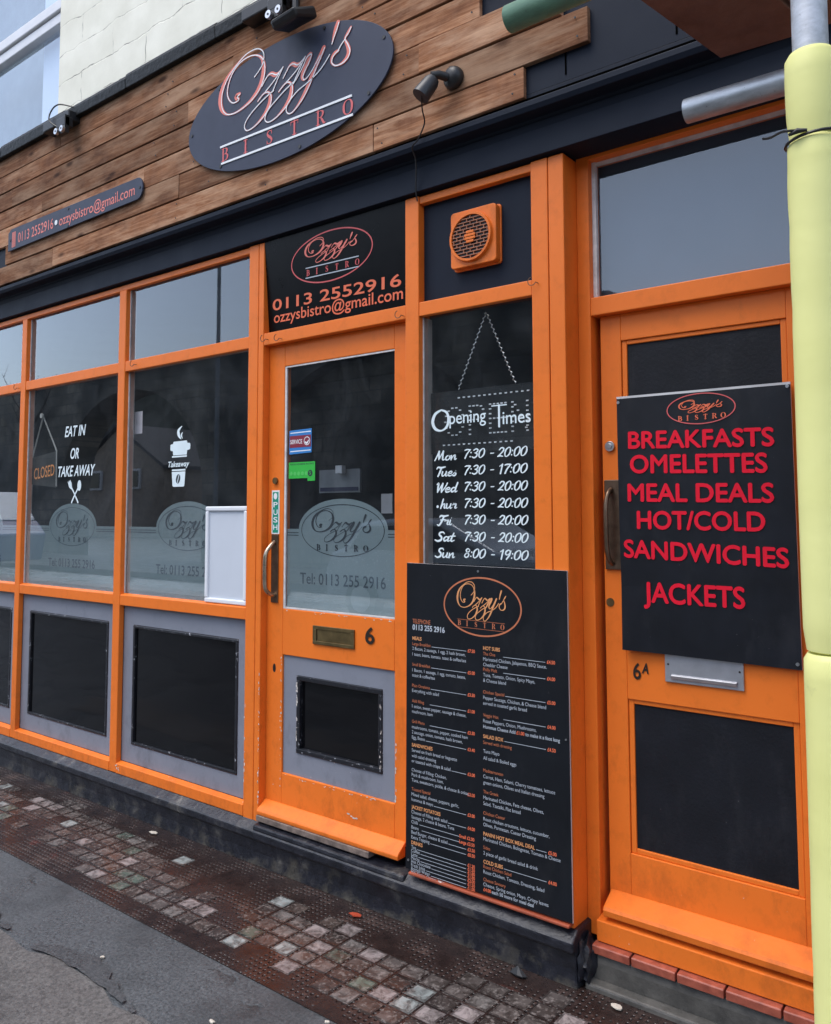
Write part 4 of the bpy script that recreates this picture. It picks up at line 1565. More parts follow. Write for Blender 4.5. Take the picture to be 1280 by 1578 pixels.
for (a, b) in ((LZ(1.10), LZ(1.977)), (LZ(0.378), LZ(0.845))):
    m.box(px0 + .001, px0 + 0.018, DY + .006, 0.165, a, b)
    m.box(px1 - 0.018, px1 - .001, DY + .006, 0.165, a, b)
    m.box(px0 + 0.018, px1 - 0.018, DY + .006, 0.165, a + .0005, a + 0.016)
    m.box(px0 + 0.018, px1 - 0.018, DY + .006, 0.165, b - 0.014, b - .0005)
obj("door_leaf", m, ORANGE, dr, bevel=0.0025)
m = MB()
m.prism_x([(0.060, 0.183), (0.057, 0.203), (0.062, 0.212), (0.1245, 0.246), (0.1245, 0.183)], 1.517, 2.163)
obj("weather_board", m, ORANGE, dr, bevel=0.004)
for (a, b) in ((LZ(1.10), LZ(1.963)), (LZ(0.394), LZ(0.831))):
    m = MB()
    m.box(px0 + 0.0185, px1 - 0.0185, DY + 0.012, 0.16, a, b)
    obj("door_panel", m, BLACKBOARD, dr)
m = MB()
m.box(1.709, 1.943, 0.1175, 0.1248, LZ(0.915), LZ(1.02))
m.prism_x([(0.113, LZ(0.925)), (0.108, LZ(0.936)), (0.1172, LZ(0.94)), (0.1172, LZ(0.925))], 1.73, 1.925)
obj("letter_plate", m, plain("satin_aluminium", (0.42, 0.43, 0.46), 0.4, 0.08, 30, metal=0.7), dr, bevel=0.0015)
m = MB()
for sx in (1.72, 1.932):
    m.disc(sx, LZ(0.968), 0.003, 0.116, 0.1174)
text(m, "6", 1.604, 1.630, LZ(0.911), 0.048, 0.1225, 0, 0.015)
text(m, "A", 1.632, 1.655, LZ(0.931), 0.030, 0.1225, 0, 0.03, 0.2)
obj("door_number", m, IRONB, dr)
m = MB()
m.disc(1.541, LZ(1.638), 0.0165, 0.116, 0.1248, 0, 22)
m.disc(1.541, LZ(1.638), 0.009, 0.112, 0.116, 0, 16)
obj("lock_cylinder", m, STEEL, dr, bevel=0.001)
m = MB()
m.disc(1.531, LZ(1.141), 0.0135, 0.1225, 0.1248, 0, 18)
obj("lock_cover", m, BRASS, dr)
m = MB()
m.box(1.520, 1.578, 0.116, 0.1248, LZ(1.245), LZ(1.530))
obj("handle_plate", m, BRONZE, dr, bevel=0.002)
m = MB()
m.tube(spline([(1.545, 0.115, 1.50), (1.543, 0.095, 1.487), (1.541, 0.082, 1.45), (1.541, 0.080, 1.39), (1.541, 0.084, 1.31), (1.543, 0.097, 1.275), (1.545, 0.115, 1.262)], 5), 0.008, 10)
obj("handle", m, BRONZE, dr, smooth=True)

# step of 6A
m = MB()
m.prism_x([(0.048, GZ - 0.03), (0.05, 0.045), (0.055, 0.071), (0.2, 0.095), (0.2, GZ - 0.03)], 1.463, 3.2)
m.prism_x([(0.010, GZ - 0.03), (0.014, -0.006), (0.05, 0.0), (0.05, GZ - 0.03)], 1.475, 3.2)
obj("doorstep", m, CONC, shop, bevel=0.006)
m = MB()
bxs = [1.485, 1.612, 1.751, 1.889, 2.040, 2.18, 2.32, 2.46]
for a, b in zip(bxs[:-1], bxs[1:]):
    m.prism_x([(0.041, 0.073), (0.040, 0.096), (0.043, 0.099), (0.093, 0.102), (0.093, 0.073)], a + 0.003, b - 0.003)
obj_split("step_tile", m, REDTILE, shop, bevel=0.003)
# worn lump of render at the corner of the plinth
m = MB()
bmx = bmesh.new()
bmesh.ops.create_icosphere(bmx, subdivisions=3, radius=1.0)
for v in bmx.verts:
    n = v.co.normalized()
    q = 1 + 0.18 * math.sin(n.x * 7 + n.y * 5) + 0.12 * math.sin(n.z * 11 + n.x * 3)
    v.co = Vector((1.468 + n.x * 0.030 * q, 0.045 + n.y * 0.05 * q, 0.045 + n.z * 0.075 * q))
m.v = [tuple(v.co) for v in bmx.verts]
for f in bmx.faces:
    m.f.append(tuple(v.index for v in f.verts))
    m.mi.append(0)
    m.c.append(None)
bmx.free()
obj("corner_render", m, PLINTH, shop, smooth=True)

# dim room behind the glass
m = MB()
m.face([(-5, 3.6, 0), (2.2, 3.6, 0), (2.2, 3.6, 2.75), (-5, 3.6, 2.75)])
m.face([(-5, 0.1, 0.02), (2.2, 0.1, 0.02), (2.2, 3.6, 0.02), (-5, 3.6, 0.02)])
m.face([(-5, 0.1, 2.75), (2.2, 0.1, 2.75), (2.2, 3.6, 2.75), (-5, 3.6, 2.75)])
m.face([(-5, 0.1, 0), (-5, 3.6, 0), (-5, 3.6, 2.75), (-5, 0.1, 2.75)])
m.face([(1.45, 0.17, 0), (1.45, 3.6, 0), (1.45, 3.6, 2.75), (1.45, 0.17, 2.75)])
m.box(-5, -0.1, 0.05, 0.10, 0.1, 0.955)
obj("room_shell", m, INTERIOR, shop)
m = MB()
for a, b in bays:
    m.box(a, b, 0.045, 0.30, 1.015, 1.04)
m.prism_x([(0.0515, 1.036), (0.0515, 1.066), (0.058, 1.082), (0.075, 1.096), (0.085, 1.096), (0.085, 1.036)], 0.110, 0.702)
for a, b in bays:
    m.prism_x([(0.036, 1.045), (0.036, 1.070), (0.042, 1.086), (0.06, 1.100), (0.07, 1.100), (0.07, 1.045)], a + .012, b - .004)
obj("window_board", m, plain("white_window_board", (0.85, 0.87, 0.87), 0.4), shop)
m = MB()
m.box(1.45, 3.2, 0.17, 0.5, 0.0, 2.75)
obj("hall_wall", m, INTERIOR, shop)

# ------------------------------------------------------------------ signs and fittings on the building
# oval sign
ov = thing("oval_sign", "large slate grey oval sign with salmon script screwed to the timber cladding", "sign", (0.21, -0.105, 2.88))
m = MB()
m.plate(ellipse(0.210, 3.135, 0.609, 0.256, 96), -0.110, -0.102)
obj("sign_face", m, SIGNGREY, ov, bevel=0.001)
m = MB()
y = -0.1105
script_word(m, -0.173, 0.610, 3.057, 3.409, y - .001, 0, 1.05, 0.004, 1, 0.0048)
obj("script_lettering", m, [PINK, WHITEL], ov)
m = MB()
m.hexa([(-0.168, y - .003, 3.034), (0.617, y - .003, 3.018), (0.617, y - .0002, 3.018), (-0.168, y - .0002, 3.034),
        (-0.168, y - .003, 3.043), (0.617, y - .003, 3.027), (0.617, y - .0002, 3.027), (-0.168, y - .0002, 3.043)])
m.hexa([(-0.160, y - .003, 2.957), (0.622, y - .003, 2.941), (0.622, y - .0002, 2.941), (-0.160, y - .0002, 2.957),
        (-0.160, y - .003, 2.966), (0.622, y - .003, 2.950), (0.622, y - .0002, 2.950), (-0.160, y - .0002, 2.966)])
obj_split("rule_line", m, WHITEL, ov)
m = MB()
serif_word(m, "BISTRO", -0.160, 0.622, 2.971, 2.955, 0.058, y - .001, 0, 1.0, 0.95)
obj("capital_lettering", m, PINKRED, ov)
m = MB()
for a in (100, 64, 15, -33, -78, -130, 176, 132):
    m.disc(0.21 + 0.585 * math.cos(R(a)), 3.135 + 0.238 * math.sin(R(a)), 0.0075, -0.113, -0.1102, 0, 12)
obj_split("screw_cap", m, BLACKM, ov)

# long phone sign
ph = thing("phone_sign", "long narrow slate grey sign with rounded right end and pink telephone and email text", "sign", (-1.4, -0.105, 2.955))
m = MB()
pts = [(-2.103, 2.958), (-0.83, 2.958)]
for i in range(9):
    a = R(-90 + 22.5 * i)
    pts.append((-0.80 + 0.043 * math.cos(a), 3.0125 + 0.0545 * math.sin(a)))
pts += [(-0.83, 3.067), (-2.07, 3.085), (-2.103, 3.065)]
m.plate(pts, -0.110, -0.102)
obj("sign_face", m, SIGNGREY, ph, bevel=0.001)
m = MB()
yv = -0.1108
for k in range(4):
    m.flat([(-2.055 + k * 0.011, 2.972), (-2.048 + k * 0.011, 2.972), (-2.048 + k * 0.011, 3.062), (-2.055 + k * 0.011, 3.062)], yv)
text(m, "0113 2552916", -1.985, -1.593, 2.988, 0.056, yv, 0, 0.002)
text(m, "ozzysbistro@gmail.com", -1.53, -0.822, 2.986, 0.054, yv, 0, 0.002)
obj("sign_lettering", m, PINK, ph)
m = MB()
m.disc(-1.562, 3.012, 0.014, yv - .001, yv, 0, 14)
obj("white_dot", m, WHITEL, ph)
m = MB()
for x, z in ((-2.075, 3.02), (-1.44, 3.06), (-1.44, 2.967), (-0.78, 3.013)):
    m.disc(x, z, 0.007, -0.1125, -0.1102, 0, 10)
obj_split("screw_cap", m, BLACKM, ph)

# tilted sign above door 6
ds = thing("door_sign", "glossy black sign above the door, leaning forward, with pink script logo in a red oval", "sign", (0.39, 0.02, 2.21))


def ty(z):
    return 0.0325 - (z - 2.2045) / (2.603 - 2.2045) * 0.030


m = MB()
m.hexa([(0.003, ty(2.2045), 2.2045), (0.7855, ty(2.2045), 2.2045), (0.7855, ty(2.2045) + .005, 2.2045), (0.003, ty(2.2045) + .005, 2.2045),
        (0.001, ty(2.606), 2.606), (0.7855, ty(2.606), 2.606), (0.7855, ty(2.606) + .005, 2.606), (0.001, ty(2.606) + .005, 2.606)])
obj("sign_face", m, SIGNGLOSS, ds)


def tilted(mb):
    out = []
    for x, y, z in mb.v:                       # sizes were taken on the plane y = 0
        k = (ty(z) + 2.3719) / 2.3719
        z2 = 1.4231 + (z - 1.4231) * k
        out.append((2.6846 + (x - 2.6846) * k, ty(z2) - 0.0012 + y, z2))
    mb.v = out
    return mb


m = MB()
script_word(m, 0.256, 0.545, 2.452, 2.556, 0, 0, 1.05, 0.003)
ring(m, 0.400, 2.468, 0.228, 0.107, 0.0055, 0, 1)
serif_word(m, "BISTRO", 0.264, 0.558, 2.407, 2.401, 0.024, 0, 1, 0.95)
text(m, "0113 2552916", 0.060, 0.770, 2.293, 0.046, 0, 2, 0.012, zb=2.279)
text(m, "ozzysbistro@gmail.com", 0.069, 0.778, 2.238, 0.046, 0, 2, 0.008, zb=2.228)
for z0, z1 in ((2.438, 2.433), (2.396, 2.391)):
    m.face([(0.259, -.0002, z0), (0.555, -.0002, z1), (0.555, -.0002, z1 + .0045), (0.259, -.0002, z0 + .0045)], 3)
obj("sign_lettering", tilted(m), [PINK, PINKRED, CORAL, MENUW], ds)

# extractor fan
fan = thing("extractor_fan", "square orange extractor fan with a round grille, painted like the frame", "fan", (1.09, 0.035, 2.30))
m = MB()
fx0, fx1, fz0, fz1 = 0.998, 1.190, 2.296, 2.501


def rrect(x0, x1, z0, z1, r, n=5):
    pts = []
    for cx_, cz_, a0 in ((x1 - r, z0 + r, -90), (x1 - r, z1 - r, 0), (x0 + r, z1 - r, 90), (x0 + r, z0 + r, 180)):
        for i in range(n + 1):
            a = R(a0 + 90 * i / n)
            pts.append((cx_ + r * math.cos(a), cz_ + r * math.sin(a)))
    return pts


m.plate(rrect(fx0 - .004, fx1 + .004, fz0 - .004, fz1 + .004, 0.012), 0.026, 0.0348)
m.plate(rrect(fx0, fx1, fz0, fz1, 0.014), -0.001, 0.0255)
cxf, czf = 1.088, 2.3985
for i in range(40):
    a0, a1 = 2 * math.pi * i / 40, 2 * math.pi * (i + 1) / 40
    for r0, r1, ya, yb in ((0.087, 0.079, -0.013, -0.013), (0.090, 0.087, -0.0008, -0.013), (0.079, 0.079, -0.013, -0.002)):
        m.face([(cxf + r0 * math.cos(a0), ya, czf + r0 * math.sin(a0)), (cxf + r1 * math.cos(a0), yb, czf + r1 * math.sin(a0)),
                (cxf + r1 * math.cos(a1), yb, czf + r1 * math.sin(a1)), (cxf + r0 * math.cos(a1), ya, czf + r0 * math.sin(a1))])
obj("fan_body", m, ORANGE, fan, bevel=0.003)
m = MB()
m.disc(cxf, czf, 0.0788, -0.0045, -0.0015, 0, 40)  # black disc in place of the shaded recess behind the grille
obj("fan_dark_disc", m, BLACKM, fan)
m = MB()
nb_ = 13
for i in range(1, nb_):
    z = czf - 0.079 + 0.158 * i / nb_
    h = math.sqrt(max(0, 0.0785 ** 2 - (z - czf) ** 2))
    m.box(cxf - h, cxf + h, -0.0105, -0.0046, z - .0011, z + .0011)
for i in range(nb_):
    za, zb = czf - 0.079 + 0.158 * i / nb_ + .0012, czf - 0.079 + 0.158 * (i + 1) / nb_ - .0012
    for j in range(-5, 6):
        x = cxf + j * 0.0285 + (0.01425 if i % 2 else 0)
        if math.hypot(x - cxf, max(abs(za - czf), abs(zb - czf))) < 0.078:
            m.box(x - .0011, x + .0011, -0.0102, -0.0046, za, zb)
obj("fan_grille", m, plain("dusty_orange_plastic", (0.42, 0.17, 0.09), 0.6), fan)
m = MB()
for i in range(4):
    z = czf - 0.0225 + i * 0.0115
    h = math.sqrt(max(0.0001, 0.0235 ** 2 - (z + .005 - czf) ** 2))
    m.box(cxf - h, cxf + h, -0.0135, -0.0106, z, z + 0.0095)
obj("fan_boss", m, ORANGE, fan, bevel=0.002)

# menu board standing on the ledge -----------------------------------------
mn = thing("menu_board", "tall black menu board with amber logo leaning against the frame beside the door", "menu board", (1.13, -0.02, 0.173))
m = MB()
MY = -0.0215
m.hexa([(0.804, MY - .001, 0.1735), (1.456, MY - .001, 0.1735), (1.456, MY + .006, 0.1735), (0.804, MY + .006, 0.1735),
        (0.801, MY + .012, 1.245), (1.447, MY + .012, 1.242), (1.447, MY + .019, 1.242), (0.801, MY + .019, 1.245)], 0)
mbm = m
mbm.mi = [1, 1, 0, 1, 0, 1]
obj("board", m, [SIGNBLACK, WHITEEDGE], mn)


def menu_y(mb):
    mb.v = [(x, MY - 0.0016 + 0.013 * (z - 0.1735) / 1.07 + y, z) for x, y, z in mb.v]
    return mb


m = MB()
ring(m, 1.125, 1.108, 0.158, 0.100, 0.0055, 0, 1, 80)
script_word(m, 1.026, 1.222, 1.062, 1.190, 0, 0, 1.05, 0.0028)
serif_word(m, "BISTRO", 1.028, 1.216, 1.040, 1.038, 0.017, 0, 1, 0.9)
for z in (1.0335, 1.060):
    m.flat([(1.026, z), (1.218, z - .002), (1.218, z - .0008), (1.026, z + .0012)], 0, 1)
obj("logo", menu_y(m), [GOLD, PEACH], mn)
hd, sub, wt, pr, ln = MB(), MB(), MB(), MB(), MB()
text(sub, "TELEPHONE", 0.829, 0.909, 1.031, 0.015, 0, 0, 0.004)
text(wt, "0113 255 2916", 0.829, 0.972, 1.008, 0.018, 0, 0, 0.03)


def line(x0, x1, z):
    ln.flat([(x0, z), (x1, z), (x1, z + .0016), (x0, z + .0016)], 0)


HT, ST, WT = 0.0115, 0.0105, 0.0112
KX = 0.86


def put(mb, s, x, z, h, bold):
    vs, fs, a, b = glyphs(s, bold)
    w = (b - a) * h / CAPH * KX
    text(mb, s, x, x + w, z, h, 0, 0, bold)
    return x + w


def head(s, x, z, price=None, xr=None):
    e = put(hd, s, x, z, HT, 0.022)
    if price:
        line(e + .004, xr - .05, z + .001)
        put(pr, price, xr - .044, z - .002, ST, 0.02)


def item(s, x, z, price=None, xr=None, wide=None):
    e = put(sub, s, x, z, ST, 0.0)
    if price:
        line(max(e, x + .075) + .004, xr - .05, z + .0005)
        put(pr, price, xr - .044, z - .002, ST, 0.02)


def body(s, x, z, price=None, xr=None):
    e = put(wt, s, x, z, WT, 0.0)
    if price:
        line(e + .004, xr - .05, z + .0005)
        put(pr, price, xr - .044, z - .002, ST, 0.02)


L, RX, XL, XR = 0.829, 1.132, 1.113, 1.418
head("MEALS", L, 0.972)
item("Large Breakfast", L, 0.953, "£7.50", XL)
body("2 Bacon, 2 sausage, 1 egg, 2 hash brown,", L, 0.936)
body("1 toast, beans, tomato, toast & coffee/tea", L, 0.916)
item("Small Breakfast", L, 0.880, "£5.00", XL)
body("1 Bacon, 1 sausage, 1 egg, tomato, beans,", L, 0.860)
body("toast & coffee/tea", L, 0.842)
item("Plain Omelette", L, 0.806, "£3.50", XL)
body("Everything with salad", L, 0.788)
item("Add filling", L, 0.752, "£1.00", XL)
body("1 onion, sweet pepper, sausage & cheese,", L, 0.733)
body("mushroom, ham", L, 0.715)
item("Grill Menu", L, 0.680, "£3.50", XL)
body("mushrooms, tomato, pepper, cooked ham", L, 0.661)
body("2 sausage, onion, tomato, hash brown,", L, 0.643)
body("Egg, Beans", L, 0.625, "£3.40", XL)
head("SANDWICHES", L, 0.598)
body("Served on fresh bread or baguette", L, 0.580)
body("with salad dressing", L, 0.561)
body("or toasted with crisps & salad", L, 0.543, "£3.00", XL)
body("Choose of Filling: Chicken,", L, 0.512)
body("Pork & mushroom, ham,", L, 0.495)
body("Tuna, sweetcorn, pickle, & cheese & onion", L, 0.477, "£3.00", XL)
item("Toasted Special", L, 0.446)
body("Mixed salad, cheese, peppers, garlic,", L, 0.428)
body("hummus & mayo", L, 0.410, "£3.00", XL)
head("JACKET POTATOES", L, 0.384)
body("Choose of Filling with salad", L, 0.367, "£4.00", XL)
body("Sausage, 2 cheese & beans, Tuna", L, 0.350)
body("Chilli", L, 0.333, None)
line(0.865, 1.035, 0.334)
put(pr, "Small £2.00", 1.035, 0.332, ST, .02)
body("Beans", L, 0.315, None)
line(0.875, 1.035, 0.316)
put(pr, "Large £3.50", 1.035, 0.314, ST, .02)
body("Beef Burger, cheese & salad", L, 0.298, "£3.50", XL)
body("Extra Topping", L, 0.281, "£0.50", XL)
head("DRINKS", L, 0.262)
for k, (nm, p) in enumerate((("Tea", "£1.20"), ("Coffee", "£1.50"), ("Latte", "£1.80"), ("Mocha", "£1.80"), ("Hot Chocolate", "£2.00"), ("Fresh Juice", "£1.50"), ("Bottled Water", "£1.00"), ("Milk Shake, Orange, Lime", None))):
    body(nm, L, 0.247 - k * 0.0153 * .8, p, XL)
head("HOT SUBS", RX, 0.966)
item("The One", RX, 0.948, "£4.50", XR)
body("Marinated Chicken, Jalapenos, BBQ Sauce,", RX, 0.930)
body("Cheddar Cheese", RX, 0.912)
item("Philly Melt", RX, 0.896, "£4.00", XR)
body("Tuna, Tomato, Onion, Spicy Mayo,", RX, 0.878)
body("& Cheese blend", RX, 0.860)
item("Chicken Special", RX, 0.822, "£5.00", XR)
body("Pepper Sausage, Chicken, & Cheese blend", RX, 0.803)
body("served in toasted garlic bread", RX, 0.785)
item("Veggie Hot", RX, 0.746, "£4.00", XR)
body("Roast Peppers, Onion, Mushrooms,", RX, 0.727)
e_ = put(wt, "Hummus Cheese Add", RX, 0.708, WT, .012)
e_ = put(pr, "£1.00", e_ + .004, 0.708, ST, .02)
put(wt, "to make it a foot long", e_ + .004, 0.708, WT, .012)
head("SALAD BOX", RX, 0.676, "£4.50", XR)
item("Served with dressing", RX, 0.657)
body("Tuna Mayo", RX, 0.628)
body("All salad & Boiled eggs", RX, 0.606)
item("Mediterranean", RX, 0.566)
body("Carrot, Ham, Salami, Cherry tomatoes, lettuce", RX, 0.546)
body("green onions, Olives and Italian dressing", RX, 0.527)
item("The Greek", RX, 0.497)
body("Marinated Chicken, Feta cheese, Olives,", RX, 0.478)
body("Salad, Tzatziki, Flat bread", RX, 0.459)
item("Chicken Caesar", RX, 0.428)
body("Roast chicken croutons, lettuce, cucumber,", RX, 0.409)
body("Olives, Parmesan, Caesar Dressing", RX, 0.391)
head("PANINI HOT BOX MEAL DEAL", RX, 0.361, "£5.00", XR)
body("Marinated Chicken, Bolognese, Tomato & Cheese", RX, 0.345)
item("Sides", RX, 0.318)
body("2 piece of garlic bread salad & drink", RX, 0.300)
head("COLD SUBS", RX, 0.272, "£4.00", XR)
item("Roast Chicken Salad", RX, 0.257)
body("Roast Chicken, Tomato, Dressing, Salad", RX, 0.240)
item("Cheese Savoury", RX, 0.216)
body("Cheese, Spring onion, Mayo, Crispy leaves", RX, 0.200)
e_ = put(pr, "£4.00", RX, 0.184, ST, .02)
put(wt, "each 50 more for meal deal", e_ + .003, 0.184, WT, .012)
obj("menu_headings", menu_y(hd), GOLD, mn)
obj("menu_dishes", menu_y(sub), PEACH, mn)
obj("menu_text", menu_y(wt), MENUW, mn)
obj("menu_prices", menu_y(pr), CORAL, mn)
obj("menu_rules", menu_y(ln), MENUW, mn)
m = MB()
m.disc(1.112, 1.227, 0.004, MY + .009, MY + .0115, 0, 10)
m.disc(0.817, 0.205, 0.004, MY - .004, MY - .0012, 0, 10)
m.disc(1.44, 0.72, 0.003, MY + .002, MY + .005, 0, 10)
obj_split("fixing_screw", m, STEEL, mn)

# board on door 6A -----------------------------------------------------------
bd = thing("food_board", "black board with red capitals listing breakfasts to jackets, fixed on the right-hand door", "sign", (1.85, 0.11, 0.99))
BY = 0.106
m = MB()
nx, nz = 14, 20
grid = {}
for i in range(nx + 1):
    for j in range(nz + 1):
        u, v = i / nx, j / nz
        x = (1.574 + 0.008 * (1 - v)) * (1 - u) + (2.098 + 0.006 * (1 - v)) * u
        z = (0.996 * (1 - v) + 1.796 * v) * (1 - u) + (0.989 * (1 - v) + 1.793 * v) * u
        yy = BY - 0.006 * math.sin(v * 3.1) * (1 - u) - 0.012 * max(0, 0.25 - v) * 3 * max(0, 0.3 - u) * 4
        grid[i, j] = (x, yy, z)
for i in range(nx):
    for j in range(nz):
        m.face([grid[i, j], grid[i + 1, j], grid[i + 1, j + 1], grid[i, j + 1]], 0)


def off(p, d=0.007):
    return (p[0], p[1] + d, p[2])


for i in range(nx):
    m.face([off(grid[i, 0]), off(grid[i + 1, 0]), grid[i + 1, 0], grid[i, 0]], 1)
    m.face([grid[i, nz], grid[i + 1, nz], off(grid[i + 1, nz]), off(grid[i, nz])], 1)
for j in range(nz):
    m.face([off(grid[0, j]), grid[0, j], grid[0, j + 1], off(grid[0, j + 1])], 1)
    m.face([grid[nx, j], off(grid[nx, j]), off(grid[nx, j + 1]), grid[nx, j + 1]], 1)
# thin white border where the face has pulled back from the edge
for i in range(nx):
    a, b = grid[i, nz], grid[i + 1, nz]
    m.face([(a[0], a[1] - .0006, a[2] - .006), (b[0], b[1] - .0006, b[2] - .006), (b[0], b[1] - .0006, b[2] + .001), (a[0], a[1] - .0006, a[2] + .001)], 1)
obj("board", m, [plain("slate_black_board", (0.0065, 0.008, 0.012), 0.45, 0.35, 7, bump=0.05, bscale=20, spec=0.3, specks=0.07), WHITEEDGE], bd)


def bent(mb):
    out = []
    for x, y, z in mb.v:
        u, v = (x - 1.578) / 0.523, (z - 0.99) / 0.803
        out.append((x, BY - 0.006 * math.sin(v * 3.1) * (1 - u) - 0.0022 + y, z))
    mb.v = out
    return mb


m = MB()
for s, xa, xb, za, zb, h in (("BREAKFASTS", 1.612, 2.051, 1.627, 1.613, 0.055), ("OMELETTES", 1.617, 2.031, 1.549, 1.538, 0.058),
                             ("MEAL DEALS", 1.608, 2.046, 1.460, 1.452, 0.057), ("HOT/COLD", 1.637, 2.020, 1.374, 1.370, 0.057),
                             ("SANDWICHES", 1.592, 2.080, 1.284, 1.268, 0.057), ("JACKETS", 1.653, 1.958, 1.148, 1.147, 0.063)):
    m = MB()
    fat_text(m, s, xa, xb, za + .002, h - .004, 0, 0, 0.0021, zb + .002, 0.0)
    obj("board_lettering", bent(m), CRIMSON, bd)
m = MB()
ring(m, 1.843, 1.738, 0.104, 0.0475, 0.0032, 0, 1)
script_word(m, 1.778, 1.908, 1.7265, 1.766, 0, 0, 1.05, 0.002)
serif_word(m, "BISTRO", 1.774, 1.918, 1.704, 1.706, 0.0145, 0, 0, 1.1)
obj("logo", bent(m), [CORAL, PINKRED], bd)
m = MB()
for x, z in ((1.58, 1.778), (2.093, 1.005), (2.09, 1.782)):
    m.disc(x, z, 0.005, BY - .004, BY - .001, 0, 10)
obj_split("fixing_screw", m, STEEL, bd)

# white snap frame standing in the window
sf = thing("poster_frame", "empty white snap poster frame at the window next to the door", "poster frame", (-0.25, 0.02, 1.03))
m = MB()
a, b, c, d, w = -0.389, -0.104, 1.027, 1.458, 0.021
for (x0, x1, z0, z1) in ((a, b, d - w, d), (a, b, c, c + w), (a, a + w, c + w, d - w), (b - w, b, c + w, d - w)):
    m.box(x0, x1, 0.008, 0.024, z0, z1)
obj_split("frame", m, WHITEPL, sf, bevel=0.005)
m = MB()
m.box(a + w, b - w, 0.018, 0.022, c + w, d - w)
obj("sheet", m, PAPERG, sf)

def deeper(mb, y, y0=0.03):
    """sizes were taken on the glass plane; put them at their true depth y"""
    k = (y + 2.3719) / (y0 + 2.3719)
    mb.v = [(2.6846 + (a - 2.6846) * k, b, 1.4231 + (c - 1.4231) * k) for a, b, c in mb.v]
    return mb


# closed sign on its cord, LED sign on its chains
cs = thing("closed_sign", "small dark hanging sign reading closed in orange inside the left window", "sign", (-1.88, 0.06, 1.6))
m = MB()
m.hexa([(-2.010, 0.056, 1.598), (-1.752, 0.066, 1.574), (-1.752, 0.069, 1.574), (-2.010, 0.059, 1.598),
        (-2.008, 0.056, 1.752), (-1.756, 0.066, 1.780), (-1.756, 0.069, 1.780), (-2.008, 0.059, 1.752)])
obj("sign_face", deeper(m, 0.06), plain("dark_sign_card", (0.03, 0.032, 0.03), 0.5), cs)
m = MB()
text(m, "CLOSED", -1.985, -1.775, 1.625, 0.062, 0.0545, 0, 0.006, 0, 1.645)
m.v = [(x, 0.0545 + (x + 2.01) / 0.258 * 0.010, z) for x, y, z in m.v]
obj("sign_lettering", deeper(m, 0.06), ORVIN, cs)
m = MB()
m.tube([(-2.006, 0.055, 1.755), (-1.888, 0.05, 1.985), (-1.757, 0.065, 1.782), (-1.750, 0.065, 1.58)], 0.0045, 6)
m.disc(-1.888, 1.987, 0.014, 0.036, 0.046, 0, 12)
obj("cord", deeper(m, 0.06), ROPE, cs)

ls = thing("led_sign", "unlit dotted sign hanging on two chains inside the opening hours window", "sign", (1.09, 0.06, 1.66))
m = MB()
m.box(0.885, 1.318, 0.062, 0.072, 1.640, 1.863)
obj("sign_face", deeper(m, 0.063), plain("dark_acrylic", (0.012, 0.013, 0.014), 0.25), ls)
m = MB()


def dots(pts, r=0.0030):
    for x, z in pts:
        m.box(x - r * 1.5, x + r * 1.5, 0.059, 0.0615, z - r * .75, z + r * .75)


dots([(1.010 + k * 0.0218, 1.836) for k in range(14)])
dots([(0.944 + k * 0.0218, 1.669) for k in range(14)])
for k in range(14):
    th = 2 * math.pi * k / 14
    dots([(0.990 + 0.040 * math.cos(th), 1.752 + 0.050 * math.sin(th))])
for (xx, zz) in [(1.057, 1.702 + k * .0167) for k in range(7)] + [(1.073, 1.802), (1.088, 1.802), (1.104, 1.799), (1.113, 1.787), (1.113, 1.77), (1.104, 1.757), (1.088, 1.753), (1.073, 1.753)]:
    dots([(xx, zz)])
dots([(1.142, 1.702 + k * .0167) for k in range(7)] + [(1.158 + k * .0155, z) for k in range(4) for z in (1.802, 1.752, 1.702)])
dots([(1.232, 1.702 + k * .0167) for k in range(7)] + [(1.290, 1.702 + k * .0167) for k in range(7)] + [(1.243 + k * .0105, 1.792 - k * .02) for k in range(5)])
obj("led_dots", deeper(m, 0.063), WHITEL, ls)
m = MB()
for x1, z1 in ((1.004, 1.866), (1.241, 1.866)):
    x0, z0 = 1.125, 2.130
    n = 30
    for k in range(n):
        t0, t1 = (k + .02) / n, (k + .98) / n
        o1 = .0022 if k % 2 else -.0022
        m.tube([(x0 + (x1 - x0) * t0, 0.066, z0 + (z1 - z0) * t0), (x0 + (x1 - x0) * (t0 + t1) / 2 + o1, 0.066 + o1, z0 + (z1 - z0) * (t0 + t1) / 2),
                (x0 + (x1 - x0) * t1, 0.066, z0 + (z1 - z0) * t1)], [.0013, .0034, .0013], 6)
obj("chain", deeper(m, 0.063), CHAIN, ls)

# notices inside
m = MB()
m.box(-1.080, -1.012, 0.085, 0.087, 1.838, 1.953)
obj("paper_notice", m, PAPER, label="small pale pink paper notice high inside the window left of the coffee cup decal", cat="notice")
m = MB()
m.box(0.415, 0.476, 0.30, 0.302, 1.425, 1.508)
obj("paper_notice", m, plain("grey_notice", (0.30, 0.31, 0.33), 0.7), label="grey paper notice inside the glazed door near its right edge", cat="notice")
nb = thing("reflection_board", "dim framed board inside the door, put in for a window reflection", "reflection board", (0.0, 0.8, 1.6))  # grey board put in for a window reflected in the door glass
m = MB()
m.box(-0.446, -0.154, 0.80, 0.815, 1.535, 1.657)
obj("board", m, plain("dim_board", (0.22, 0.24, 0.26), 0.7), nb)
m = MB()
m.box(-0.436, -0.164, 0.797, 0.7995, 1.543, 1.563)
obj("dark_strip", m, plain("navy_strip", (0.02, 0.025, 0.07), 0.6), nb)
m = MB()
m.box(-0.290, -0.245, 0.76, 0.79, 1.635, 1.675)
